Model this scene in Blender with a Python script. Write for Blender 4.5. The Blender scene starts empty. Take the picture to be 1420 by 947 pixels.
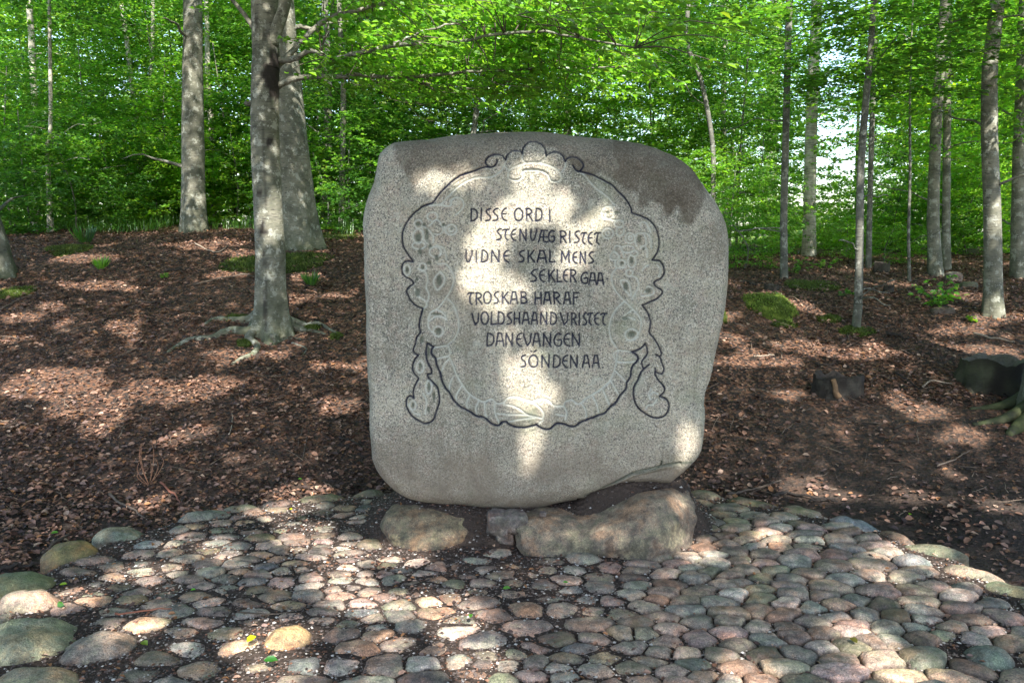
import bpy, math, numpy as np
from mathutils import Vector
R = math.radians
scene = bpy.context.scene
C = scene.collection
rng = np.random.default_rng(11)

# ------------------------------------------------------------ camera
CAMZ, PITCH, FPX = 1.68, R(8.0), 1104.0
cam_d = bpy.data.cameras.new('camera')
cam_d.sensor_width = 36.0
cam_d.lens = 36.0 * FPX / 1420.0
cam_d.clip_start, cam_d.clip_end = 0.05, 2000.0
cam_d.dof.use_dof = True
cam_d.dof.focus_distance = 4.3
cam_d.dof.aperture_fstop = 10.0
cam = bpy.data.objects.new('camera', cam_d)
cam.location = (0, 0, CAMZ)
cam.rotation_euler = (R(90) - PITCH, 0, 0)
C.objects.link(cam)
scene.camera = cam

# ------------------------------------------------------------ light
SUN_EL, SUN_AZ = R(46), R(14)          # the sun stands behind the viewer, a little to the right
SD = np.array([math.sin(SUN_AZ) * math.cos(SUN_EL), -math.cos(SUN_AZ) * math.cos(SUN_EL), math.sin(SUN_EL)])  # towards the sun
world = bpy.data.worlds.new('World')
scene.world = world
world.use_nodes = True
wn = world.node_tree.nodes
sky = wn.new('ShaderNodeTexSky')
sky.sky_type = 'NISHITA'
sky.sun_disc = False
sky.sun_elevation = SUN_EL
sky.sun_rotation = math.atan2(SD[0], SD[1])
world.node_tree.links.new(sky.outputs[0], wn['Background'].inputs[0])
wn['Background'].inputs[1].default_value = 0.15
sun_d = bpy.data.lights.new('sun', 'SUN')
sun_d.energy = 4.0
sun_d.angle = R(0.6)
sun_d.color = (1.0, 0.95, 0.88)
sun = bpy.data.objects.new('sun', sun_d)
sun.rotation_euler = Vector(SD).to_track_quat('Z', 'Y').to_euler()
sun.location = (5, -20, 25)
C.objects.link(sun)
scene.view_settings.view_transform = 'Standard'
scene.view_settings.look = 'None'
scene.view_settings.exposure = 1.85
scene.view_settings.gamma = 1.0
scene.cycles.max_bounces = 8
scene.cycles.diffuse_bounces = 4
scene.cycles.transmission_bounces = 4
scene.cycles.sample_clamp_indirect = 6.0

# ------------------------------------------------------------ noise, rays, helpers
def _hash(ix, iy, iz, seed):
    h = (ix * 374761393 + iy * 668265263 + iz * 2147483647 + seed * 1274126177) & 0xFFFFFFFF
    h = ((h ^ (h >> 13)) * 1274126177) & 0xFFFFFFFF
    h = h ^ (h >> 16)
    return (h & 0xFFFFFF) / float(0xFFFFFF)

def vnoise(x, y, z, seed=0):
    x, y, z = np.broadcast_arrays(np.asarray(x, float), np.asarray(y, float), np.asarray(z, float))
    fx, fy, fz = np.floor(x), np.floor(y), np.floor(z)
    ix, iy, iz = fx.astype(np.int64), fy.astype(np.int64), fz.astype(np.int64)
    u, v, w = x - fx, y - fy, z - fz
    u, v, w = u*u*(3-2*u), v*v*(3-2*v), w*w*(3-2*w)
    r = 0
    for dx in (0, 1):
        for dy in (0, 1):
            for dz in (0, 1):
                r = r + _hash(ix+dx, iy+dy, iz+dz, seed) * (u if dx else 1-u) * (v if dy else 1-v) * (w if dz else 1-w)
    return r * 2 - 1

def fbm(x, y, z, seed=0, octv=4):
    a, s, t = 1.0, 0.0, 0.0
    for i in range(octv):
        s = s + a * vnoise(x * 2**i, y * 2**i, z * 2**i, seed + i)
        t += a
        a *= 0.5
    return s / t

def sstep(a, b, x):
    t = np.clip((x - a) / (b - a), 0, 1)
    return t * t * (3 - 2 * t)

CP, SP = math.cos(PITCH), math.sin(PITCH)
def ray(px, py):
    u, v = (px - 710.0) / FPX, (473.5 - py) / FPX
    return u, CP + v * SP, -SP + v * CP      # x, y, z per unit along the axis

def on_plane_y(px, py, Y):
    x, y, z = ray(px, py)
    t = Y / y
    return np.array([x * t, Y, CAMZ + z * t])

def to_px(p):
    p = np.atleast_2d(p)
    d = p[:, 1] * CP - (p[:, 2] - CAMZ) * SP
    v = p[:, 1] * SP + (p[:, 2] - CAMZ) * CP
    return 710 + FPX * p[:, 0] / d, 473.5 - FPX * v / d

def flat(px, py, z=0.0):
    x, y, dz = ray(px, py)
    t = (z - CAMZ) / dz
    return np.array([x * t, y * t, z])

RIM_PX = [(-190, 1100), (-30, 940), (-15, 865), (55, 795), (130, 757), (200, 735), (270, 712), (400, 692), (520, 683), (650, 677), (850, 677), (985, 684),
          (1100, 704), (1230, 735), (1330, 776), (1430, 828), (1560, 930), (1650, 1100)]
RIM = np.array([flat(a, b)[:2] for a, b in RIM_PX])
RIM = np.vstack([RIM, [[2.3, 1.3], [-2.2, 1.3]]])

def poly_sd(x, y, P):
    """signed distance to polygon P, negative inside"""
    x, y = np.asarray(x, float), np.asarray(y, float)
    d = np.full(x.shape, 1e9)
    ins = np.zeros(x.shape, bool)
    n = len(P)
    for i in range(n):
        ax, ay = P[i]; bx, by = P[(i + 1) % n]
        ex, ey = bx - ax, by - ay
        t = np.clip(((x - ax) * ex + (y - ay) * ey) / (ex*ex + ey*ey + 1e-12), 0, 1)
        d = np.minimum(d, np.hypot(x - ax - t * ex, y - ay - t * ey))
        c = ((ay > y) != (by > y)) & (x < (bx - ax) * (y - ay) / (by - ay + 1e-12) + ax)
        ins ^= c
    return np.where(ins, -d, d)

def ground(x, y, fine=True):
    x, y = np.broadcast_arrays(np.asarray(x, float), np.asarray(y, float))
    side = sstep(-4.0, 3.5, x)
    y1 = 10.4 * (1 - side) + 8.6 * side                 # where the slope eases off
    s = np.clip(y - 4.95, 0, None)
    up = 0.28 * (np.sqrt(s * s + 0.16) - 0.4)
    cap = 0.28 * (y1 - 5.3)
    over = np.clip(up - cap, 0, None)
    k = 0.45
    z = np.minimum(up, cap) + k * (1 - np.exp(-over / (k * 2.2)))
    z = z - 0.012 * np.clip(y - 16, 0, 400) + 0.00002 * np.clip(y - 40, 0, 400) ** 2
    z = z - 0.02 * np.clip(np.abs(x) - 9, 0, 60) * (y > 0)
    sd = poly_sd(x, y, RIM)
    z = z - 0.07 * sstep(-0.05, 0.12, sd) * (1 - sstep(0.3, 1.2, sd)) - 0.006
    if fine:
        out = sstep(0.0, 0.4, sd)
        z = z + out * (0.07 * fbm(x * 0.5, y * 0.5, 0, 3, 3) * sstep(5, 7, y) + 0.035 * fbm(x * 2.2, y * 2.2, 1, 5, 3))
        z = z + (1 - out) * 0.008 * fbm(x * 9, y * 9, 1, 6, 2)
    # soil heaped up under and between the footing stones
    m = np.clip(1 - ((x - 0.16) / 1.05) ** 4 - ((y - 4.55) / 0.48) ** 4, 0, 1)
    z = z + 0.17 * sstep(0, 0.9, m) * (1 + 0.25 * fbm(x * 5, y * 5, 2, 9, 3)) * (x > -1.2)
    m2 = np.clip(1 - ((x - 0.72) / 0.36) ** 4 - ((y - 4.38) / 0.22) ** 4, 0, 1)
    z = z + 0.16 * sstep(0, 0.9, m2)
    return z

def at(px, py):
    x, y, dz = ray(px, py)
    ts = np.concatenate([np.arange(2.5, 20, 0.01), np.arange(20, 90, 0.1)])
    g = ground(x * ts, y * ts)
    below = (CAMZ + dz * ts) < g
    i = int(np.argmax(below)) if below.any() else len(ts) - 1
    t = ts[i]
    return np.array([x * t, y * t, float(g[i])])

def make_mesh(name, V, F, mats, colors=None, floats=None, smooth=True, mat_idx=None, normals=None):
    V = np.asarray(V, np.float32)
    me = bpy.data.meshes.new(name)
    if isinstance(F, np.ndarray):
        n, k = F.shape
        me.vertices.add(len(V)); me.vertices.foreach_set('co', V.ravel())
        me.loops.add(n * k); me.loops.foreach_set('vertex_index', F.astype(np.int32).ravel())
        me.polygons.add(n)
        me.polygons.foreach_set('loop_start', np.arange(0, n * k, k, dtype=np.int32))
        me.update(calc_edges=True)
    else:
        me.from_pydata([tuple(v) for v in V.tolist()], [], F)
        me.update()
    if smooth:
        me.polygons.foreach_set('use_smooth', np.ones(len(me.polygons), bool))
    for m in (mats if isinstance(mats, (list, tuple)) else [mats]):
        me.materials.append(m)
    if mat_idx is not None:
        me.polygons.foreach_set('material_index', np.asarray(mat_idx, np.int32))
    if colors is not None:
        a = me.color_attributes.new('col', 'FLOAT_COLOR', 'POINT')
        c = np.ones((len(V), 4), np.float32); c[:, :3] = colors
        a.data.foreach_set('color', c.ravel())
    for k_, arr in (floats or {}).items():
        a = me.attributes.new(k_, 'FLOAT', 'POINT')
        a.data.foreach_set('value', np.asarray(arr, np.float32))
    if normals is not None:
        me.normals_split_custom_set_from_vertices(np.asarray(normals, np.float32).tolist())
    return me

def link(name, me, parent=None, loc=None, label=None, cat=None, group=None, kind=None):
    o = bpy.data.objects.new(name, me)
    C.objects.link(o)
    if parent is not None: o.parent = parent
    if loc is not None: o.location = loc
    if label: o['label'] = label
    if cat: o['category'] = cat
    if group: o['group'] = group
    if kind: o['kind'] = kind
    return o

class Acc:
    """collects pieces into ONE mesh"""
    def __init__(s): s.V, s.Q, s.T, s.C, s.n = [], [], [], [], 0
    def add(s, V, Q=None, T=None, col=(1, 1, 1)):
        V = np.asarray(V, float)
        if Q is not None and len(Q): s.Q.append(np.asarray(Q) + s.n)
        if T is not None and len(T): s.T.append(np.asarray(T) + s.n)
        s.V.append(V)
        c = np.asarray(col, float)
        s.C.append(np.broadcast_to(c, (len(V), 3)))
        s.n += len(V)
    def mesh(s, name, mats, smooth=True):
        F = []
        Q = np.vstack(s.Q) if s.Q else np.zeros((0, 4), int)
        T = np.vstack(s.T) if s.T else np.zeros((0, 3), int)
        if len(T) == 0: F = Q
        elif len(Q) == 0: F = T
        else: F = [tuple(q) for q in Q.tolist()] + [tuple(t) for t in T.tolist()]
        return make_mesh(name, np.vstack(s.V), F, mats, np.vstack(s.C), smooth=smooth)

def catmull(P, n):
    P = np.asarray(P, float)
    if len(P) < 3:
        t = np.linspace(0, 1, n)[:, None]
        return P[0] * (1 - t) + P[-1] * t
    Q = np.vstack([2 * P[0] - P[1], P, 2 * P[-1] - P[-2]])
    out = []
    for u in np.linspace(0, len(P) - 1 - 1e-9, n):
        i = int(u); f = u - i
        a, b, c, d = Q[i], Q[i+1], Q[i+2], Q[i+3]
        out.append(0.5 * (2*b + (c-a)*f + (2*a-5*b+4*c-d)*f*f + (3*b-a-3*c+d)*f**3))
    return np.array(out)

def tube(path, rad, seg=8, rfun=None, cap=True):
    """rfun(i, theta) -> factor on the radius"""
    P = np.asarray(path, float); n = len(P)
    rad = np.broadcast_to(np.asarray(rad, float), (n,))
    T = np.gradient(P, axis=0); T /= np.linalg.norm(T, axis=1)[:, None] + 1e-12
    up = np.array([1.0, 0, 0]) if abs(T[0][0]) < 0.8 else np.array([0, 1.0, 0])
    A = []
    a = up - T[0] * np.dot(up, T[0]); a /= np.linalg.norm(a)
    for i in range(n):
        a = a - T[i] * np.dot(a, T[i]); a /= np.linalg.norm(a) + 1e-12
        A.append(a)
    A = np.array(A); B = np.cross(T, A)
    th = np.linspace(0, 2*np.pi, seg, endpoint=False)
    rr = rad[:, None] * (rfun(np.arange(n)[:, None], th[None, :]) if rfun else np.ones((n, seg)))
    V = P[:, None, :] + rr[..., None] * (np.cos(th)[None, :, None] * A[:, None, :] + np.sin(th)[None, :, None] * B[:, None, :])
    V = V.reshape(-1, 3)
    i, j = np.meshgrid(np.arange(n - 1), np.arange(seg), indexing='ij')
    a0 = i * seg + j; a1 = i * seg + (j + 1) % seg
    Q = np.stack([a0, a1, a1 + seg, a0 + seg], -1).reshape(-1, 4)
    Tt = None
    if cap:
        V = np.vstack([V, P[0], P[-1]])
        c0, c1 = n * seg, n * seg + 1
        j = np.arange(seg)
        Tt = np.vstack([np.stack([np.full(seg, c0), (j+1) % seg, j], 1),
                        np.stack([np.full(seg, c1), (n-1)*seg + j, (n-1)*seg + (j+1) % seg], 1)])
    return V, Q, Tt

# ------------------------------------------------------------ materials
def new_mat(name):
    m = bpy.data.materials.new(name); m.use_nodes = True
    nt = m.node_tree; nt.nodes.clear()
    out = nt.nodes.new('ShaderNodeOutputMaterial')
    return m, nt, out

class G:
    """small node-graph writer"""
    def __init__(s, nt): s.nt = nt
    def n(s, t, **kw):
        x = s.nt.nodes.new(t)
        for k, v in kw.items(): setattr(x, k, v)
        return x
    def l(s, a, b): s.nt.links.new(a, b)
    def coord(s, which='Object'): return s.n('ShaderNodeTexCoord').outputs[which]
    def pos(s): return s.n('ShaderNodeNewGeometry').outputs['Position']
    def noise(s, vec, scale, detail=4, rough=0.55, dist=0.0):
        x = s.n('ShaderNodeTexNoise'); s.l(vec, x.inputs['Vector'])
        x.inputs['Scale'].default_value = scale; x.inputs['Detail'].default_value = detail
        x.inputs['Roughness'].default_value = rough; x.inputs['Distortion'].default_value = dist
        return x.outputs['Fac']
    def voro(s, vec, scale, feature='F1', out='Distance'):
        x = s.n('ShaderNodeTexVoronoi', feature=feature); s.l(vec, x.inputs['Vector'])
        x.inputs['Scale'].default_value = scale
        return x.outputs[out]
    def ramp(s, fac, stops, interp='LINEAR'):
        x = s.n('ShaderNodeValToRGB'); s.l(fac, x.inputs[0])
        cr = x.color_ramp; cr.interpolation = interp
        while len(cr.elements) > len(stops): cr.elements.remove(cr.elements[-1])
        while len(cr.elements) < len(stops): cr.elements.new(0.5)
        for e, (p, c) in zip(cr.elements, stops):
            e.position = p
            e.color = (c, c, c, 1) if not isinstance(c, tuple) else (*c, 1)
        return x.outputs[0]
    def mix(s, fac, a, b, mode='MIX'):
        x = s.n('ShaderNodeMix', data_type='RGBA', blend_type=mode)
        for v, i in ((fac, 0), (a, 6), (b, 7)):
            if hasattr(v, 'is_linked') or isinstance(v, bpy.types.NodeSocket): s.l(v, x.inputs[i])
            elif isinstance(v, tuple): x.inputs[i].default_value = (*v, 1)
            else: x.inputs[i].default_value = v
        return x.outputs[2]
    def math(s, op, a, b=None, clamp=False):
        x = s.n('ShaderNodeMath', operation=op, use_clamp=clamp)
        for i, v in enumerate((a, b)):
            if v is None: continue
            if isinstance(v, bpy.types.NodeSocket): s.l(v, x.inputs[i])
            else: x.inputs[i].default_value = v
        return x.outputs[0]
    def attr(s, name, out='Color'):
        return s.n('ShaderNodeAttribute', attribute_name=name).outputs[out]
    def bump(s, h, strength=0.3, dist=0.01, normal=None):
        x = s.n('ShaderNodeBump'); s.l(h, x.inputs['Height'])
        x.inputs['Strength'].default_value = strength; x.inputs['Distance'].default_value = dist
        if normal is not None: s.l(normal, x.inputs['Normal'])
        return x.outputs[0]
    def principled(s, col, rough=0.8, normal=None, spec=0.3):
        x = s.n('ShaderNodeBsdfPrincipled')
        for v, k in ((col, 'Base Color'), (rough, 'Roughness')):
            if isinstance(v, bpy.types.NodeSocket): s.l(v, x.inputs[k])
            elif isinstance(v, tuple): x.inputs[k].default_value = (*v, 1)
            else: x.inputs[k].default_value = v
        x.inputs['Specular IOR Level'].default_value = spec
        if normal is not None: s.l(normal, x.inputs['Normal'])
        return x.outputs[0]
    def mapping(s, vec, scale):
        x = s.n('ShaderNodeMapping'); s.l(vec, x.inputs[0]); x.inputs['Scale'].default_value = scale
        return x.outputs[0]

def granite_mat():
    m, nt, out = new_mat('granite'); g = G(nt)
    p = g.pos()
    big = g.noise(p, 3.0, 5)
    base = g.ramp(big, [(0.38, (0.22, 0.205, 0.155)), (0.5, (0.30, 0.275, 0.21)), (0.62, (0.37, 0.33, 0.245))])
    warm = g.noise(p, 22.0, 3)
    base = g.mix(g.ramp(warm, [(0.5, 0.0), (0.68, 0.55)]), base, (0.36, 0.265, 0.205))
    sp = g.noise(p, 100.0, 3, 0.8)
    sp2 = g.noise(p, 150.0, 2, 0.75)
    dark = g.ramp(sp, [(0.43, 1.0), (0.50, 0.0)])
    base = g.mix(g.math('MULTIPLY', dark, 0.75), base, (0.035, 0.037, 0.042))
    pale = g.ramp(sp2, [(0.53, 0.0), (0.60, 1.0)])
    base = g.mix(g.math('MULTIPLY', pale, 0.7), base, (0.62, 0.56, 0.46))
    strk = g.noise(g.mapping(p, (7.0, 7.0, 0.9)), 1.6, 5, 0.7, 0.4)           # rain streaks running down the face
    base = g.mix(g.ramp(strk, [(0.52, 0.0), (0.66, 0.38)]), base, (0.11, 0.10, 0.075))
    base = g.mix(g.ramp(g.noise(p, 8.5, 6, 0.8), [(0.57, 0.0), (0.62, 0.45)]), base, (0.36, 0.36, 0.29))      # pale lichen
    base = g.mix(g.ramp(g.noise(p, 2.3, 5, 0.7, 0.5), [(0.53, 0.0), (0.66, 0.5)]), base, (0.165, 0.14, 0.10))
    # faint green algae film
    al = g.ramp(g.noise(p, 5.5, 5, 0.65), [(0.55, 0.0), (0.72, 0.42)])
    base = g.mix(al, base, (0.17, 0.21, 0.12))
    low = g.attr('low', 'Fac')                      # brownish foot with the shade of its underside painted in
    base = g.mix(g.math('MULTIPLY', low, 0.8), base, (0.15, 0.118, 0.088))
    stain = g.math('MULTIPLY', g.attr('stain', 'Fac'), g.ramp(g.noise(p, 60, 3, 0.7), [(0.3, 1.0), (0.72, 0.62)]))
    base = g.mix(stain, base, (0.062, 0.046, 0.030))
    base = g.mix(g.math('MULTIPLY', g.attr('pale', 'Fac'), 0.75), base, (0.50, 0.50, 0.43))
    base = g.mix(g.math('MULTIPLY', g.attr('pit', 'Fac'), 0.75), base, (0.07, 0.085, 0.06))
    inkn = g.math('MULTIPLY', g.attr('ink', 'Fac'), g.ramp(g.noise(p, 120, 3, 0.7), [(0.28, 0.55), (0.42, 1.0)]))
    col = g.mix(inkn, base, (0.012, 0.015, 0.034))
    h = g.math('ADD', g.noise(p, 110, 4, 0.7), g.math('MULTIPLY', g.noise(p, 28, 4, 0.6), 1.5))
    nrm = g.bump(h, 0.8, 0.005)
    g.l(g.principled(col, 0.82, nrm, 0.3), out.inputs[0])
    return m

def rock_mat(name='fieldstone', bump=0.35):
    m, nt, out = new_mat(name); g = G(nt)
    p = g.pos()
    c = g.attr('col')
    c = g.mix(1.0, c, g.ramp(g.noise(p, 17, 6, 0.72), [(0.36, (0.50, 0.50, 0.52)), (0.5, (1.0, 0.98, 0.96)), (0.64, (1.55, 1.45, 1.32))]), 'MULTIPLY')
    fl = g.ramp(g.noise(p, 190, 2, 0.8), [(0.36, (0.35, 0.35, 0.38)), (0.46, (1, 1, 1)), (0.57, (1, 1, 1)), (0.65, (2.0, 1.9, 1.8))])
    c = g.mix(0.75, c, fl, 'MULTIPLY')
    vein = g.ramp(g.noise(g.mapping(p, (1, 2.5, 1)), 18, 3, 0.5, 1.5), [(0.47, (1, 1, 1)), (0.5, (0.72, 0.7, 0.68)), (0.53, (1, 1, 1))])
    c = g.mix(0.6, c, vein, 'MULTIPLY')
    sepz = g.n('ShaderNodeSeparateXYZ'); g.l(g.n('ShaderNodeNewGeometry').outputs['Normal'], sepz.inputs[0])
    # earth splashed on flanks
    dirt = g.math('MULTIPLY', g.ramp(sepz.outputs[2], [(0.25, 1.0), (0.8, 0.0)]), g.ramp(g.noise(p, 25, 4, 0.7), [(0.35, 0.0), (0.6, 0.8)]))
    c = g.mix(dirt, c, (0.055, 0.043, 0.035))
    moss = g.attr('moss', 'Fac')
    mm = g.math('MULTIPLY', moss, g.ramp(g.noise(p, 11, 5, 0.7), [(0.38, 0.15), (0.6, 1.0)]))
    c = g.mix(mm, c, (0.115, 0.125, 0.05))
    h = g.math('ADD', g.noise(p, 80, 4, 0.7), g.math('MULTIPLY', g.noise(p, 20, 4, 0.6), 2.0))
    tint = g.ramp(g.noise(p, 6.5, 4, 0.7), [(0.40, (0.85, 0.98, 0.86)), (0.5, (1, 1, 1)), (0.60, (1.2, 0.95, 0.80))])
    c = g.mix(0.8, c, tint, 'MULTIPLY')
    g.l(g.principled(c, g.ramp(g.noise(p, 30, 3), [(0.3, 0.55), (0.7, 0.85)]), g.bump(h, 0.7, 0.009), 0.35), out.inputs[0])
    return m

def bark_mat(name, c1, c2, c3, moss=0.0):
    m, nt, out = new_mat(name); g = G(nt)
    p = g.coord('Object')
    n1 = g.noise(p, 5, 5, 0.6)
    c = g.ramp(n1, [(0.40, c1), (0.5, c2), (0.61, c3)])
    ring = g.noise(g.mapping(p, (3.0, 3.0, 45.0)), 1.6, 4, 0.7, 0.3)
    c = g.mix(g.ramp(ring, [(0.50, 0.0), (0.62, 0.6)]), c, (0.12, 0.118, 0.10) if name != 'rotten_bark' else (0.03, 0.026, 0.022))
    ln = g.noise(g.mapping(p, (9.0, 9.0, 90.0)), 1.5, 2, 0.5)
    c = g.mix(g.ramp(ln, [(0.61, 0.0), (0.65, 0.8)]), c, (0.05, 0.045, 0.04))
    lich = g.noise(p, 12, 4, 0.75)
    c = g.mix(g.ramp(lich, [(0.54, 0.0), (0.60, 0.55 if name != 'rotten_bark' else 0.12)]), c, (0.40, 0.41, 0.35) if name != 'rotten_bark' else (0.12, 0.13, 0.10))
    c = g.mix(g.math('MULTIPLY', g.attr('moss', 'Fac'), g.ramp(g.noise(p, 9, 5, 0.7), [(0.32, 0.2), (0.55, 1.0)])), c, (0.065, 0.08, 0.028))
    c = g.mix(g.attr('scar', 'Fac'), c, (0.018, 0.014, 0.012))
    h = g.math('ADD', g.math('MULTIPLY', ring, 0.8), g.math('ADD', g.noise(p, 30, 5, 0.65), ln))
    g.l(g.principled(c, 0.85, g.bump(h, 0.45, 0.012), 0.25), out.inputs[0])
    return m

def leaf_mat(name, refl, trans, gloss=0.06, rough=0.42):
    m, nt, out = new_mat(name); g = G(nt)
    a = g.attr('col')
    oi = g.n('ShaderNodeObjectInfo').outputs['Random']
    a = g.mix(1.0, a, g.ramp(oi, [(0.0, (0.50, 0.60, 0.7)), (0.35, (0.95, 0.95, 0.9)), (0.7, (1.1, 1.05, 0.9)), (1.0, (1.7, 1.45, 0.85))]), 'MULTIPLY') if name in ('beech_leaf', 'distant_leaf') else a
    d = g.n('ShaderNodeBsdfDiffuse'); g.l(g.mix(1.0, a, refl, 'MULTIPLY'), d.inputs[0])
    t = g.n('ShaderNodeBsdfTranslucent'); g.l(g.mix(1.0, a, trans, 'MULTIPLY'), t.inputs[0])
    s = g.n('ShaderNodeAddShader'); g.l(d.outputs[0], s.inputs[0]); g.l(t.outputs[0], s.inputs[1])
    gl = g.n('ShaderNodeBsdfGlossy'); gl.inputs['Roughness'].default_value = rough
    gl.inputs[0].default_value = (0.9, 0.95, 1.0, 1)
    mx = g.n('ShaderNodeMixShader'); mx.inputs[0].default_value = gloss
    g.l(s.outputs[0], mx.inputs[1]); g.l(gl.outputs[0], mx.inputs[2])
    g.l(mx.outputs[0], out.inputs[0])
    return m

def litter_mat():
    m, nt, out = new_mat('dry_leaf'); g = G(nt)
    a = g.attr('col')
    c = g.mix(1.0, a, g.ramp(g.noise(g.pos(), 60, 3), [(0.3, (0.7, 0.68, 0.68)), (0.7, (1.25, 1.2, 1.15))]), 'MULTIPLY')
    d = g.principled(c, 0.62, None, 0.35)
    t = g.n('ShaderNodeBsdfTranslucent'); g.l(g.mix(1.0, a, (0.5, 0.4, 0.3), 'MULTIPLY'), t.inputs[0])
    mx = g.n('ShaderNodeMixShader'); mx.inputs[0].default_value = 0.2
    g.l(d, mx.inputs[1]); g.l(t.outputs[0], mx.inputs[2]); g.l(mx.outputs[0], out.inputs[0])
    return m

def soil_mat():
    m, nt, out = new_mat('forest_soil'); g = G(nt)
    p = g.pos()
    n1 = g.noise(p, 1.2, 5)
    c = g.ramp(n1, [(0.35, (0.032, 0.024, 0.020)), (0.65, (0.062, 0.046, 0.037))])
    bits = g.voro(g.mapping(p, (1, 1, 1)), 42, 'F1', 'Color')
    sp = g.n('ShaderNodeSeparateColor'); g.l(bits, sp.inputs[0])
    fy = g.n('ShaderNodeSeparateXYZ'); g.l(p, fy.inputs[0])
    c = g.mix(g.math('MULTIPLY', g.ramp(sp.outputs[0], [(0.45, 0.0), (0.55, 0.85)]), g.ramp(g.math('DIVIDE', fy.outputs[1], 20.0), [(0.235, 0.0), (0.33, 1.0)])), c,
              g.ramp(sp.outputs[1], [(0.0, (0.09, 0.045, 0.028)), (0.6, (0.17, 0.085, 0.05)), (0.95, (0.26, 0.15, 0.095))]))
    # low green growth further back
    far = g.n('ShaderNodeSeparateXYZ'); g.l(p, far.inputs[0])
    gm = g.math('MULTIPLY', g.ramp(g.math('DIVIDE', far.outputs[1], 40.0), [(0.30, 0.0), (0.42, 1.0)]), g.ramp(g.noise(p, 0.8, 4), [(0.35, 0.2), (0.55, 1.0)]))
    c = g.mix(gm, c, (0.06, 0.10, 0.02))
    fine = g.ramp(g.noise(p, 300, 2, 0.8), [(0.3, (0.5, 0.5, 0.5)), (0.55, (1, 1, 1)), (0.72, (2.2, 2.1, 2.0))])
    c = g.mix(0.8, c, fine, 'MULTIPLY')
    h = g.math('ADD', g.noise(p, 60, 5, 0.75), g.math('MULTIPLY', g.voro(p, 42), 1.5))
    g.l(g.principled(c, 0.9, g.bump(h, 0.7, 0.015), 0.2), out.inputs[0])
    return m

def plain(name, attr=True, rough=0.8, bump=0.4, scale=60, spec=0.3):
    m, nt, out = new_mat(name); g = G(nt)
    p = g.pos()
    c = g.mix(1.0, g.attr('col'), g.ramp(g.noise(p, scale, 4, 0.7), [(0.25, (0.6, 0.6, 0.6)), (0.75, (1.4, 1.4, 1.4))]), 'MULTIPLY')
    g.l(g.principled(c, rough, g.bump(g.noise(p, scale * 1.5, 4, 0.7), bump, 0.01), spec), out.inputs[0])
    return m

M_granite = granite_mat()
M_rock = rock_mat()
M_soil = soil_mat()
M_litter = litter_mat()
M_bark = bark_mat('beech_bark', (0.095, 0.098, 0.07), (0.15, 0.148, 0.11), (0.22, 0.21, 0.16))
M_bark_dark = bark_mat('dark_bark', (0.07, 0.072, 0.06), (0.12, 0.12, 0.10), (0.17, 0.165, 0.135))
M_bark_sunlit = bark_mat('sunlit_bark', (0.30, 0.28, 0.22), (0.42, 0.39, 0.31), (0.52, 0.48, 0.40))  # beech bark with sunlight painted in as a paler colour
M_stump = bark_mat('rotten_bark', (0.022, 0.019, 0.016), (0.04, 0.034, 0.028), (0.065, 0.055, 0.045))
M_leaf = leaf_mat('beech_leaf', (0.056, 0.122, 0.018), (0.125, 0.285, 0.020))
M_shade_leaf = leaf_mat('shade_leaf', (0.06, 0.09, 0.03), (0.07, 0.11, 0.035))  # leaves of the unseen shade layers added overhead
M_leaf_far = leaf_mat('distant_leaf', (0.10, 0.160, 0.055), (0.19, 0.32, 0.075), 0.05)
M_grit = plain('grit', rough=0.6, bump=0.1, scale=120)
M_moss = plain('moss_green', rough=0.95, bump=0.6, scale=90, spec=0.1)
M_wood = plain('weathered_wood', rough=0.9, bump=0.8, scale=45)
M_twig = plain('twig_bark', rough=0.85, bump=0.3, scale=80)

# ------------------------------------------------------------ the ground
def axis(lo, hi, a, b, fine, grow=1.22):
    xs = list(np.arange(a, b + fine / 2, fine))
    s = fine
    while xs[-1] < hi:
        s = min(s * grow, 25); xs.append(xs[-1] + s)
    s = fine
    while xs[0] > lo:
        s = min(s * grow, 25); xs.insert(0, xs[0] - s)
    return np.array(xs)
gx = axis(-500, 500, -6.0, 6.0, 0.05)
gy = axis(-120, 900, 2.0, 11.0, 0.05)
X, Y = np.meshgrid(gx, gy)
Z = ground(X, Y)
def grid_faces(nr, nc):
    i, j = np.meshgrid(np.arange(nr - 1), np.arange(nc - 1), indexing='ij')
    a = (i * nc + j).ravel()
    return np.stack([a, a + 1, a + nc + 1, a + nc], 1)
me = make_mesh('forest_floor', np.stack([X, Y, Z], -1).reshape(-1, 3), grid_faces(len(gy), len(gx)), M_soil)
link('forest_floor', me, kind='structure', label='brown forest floor rising behind the paving')

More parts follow.
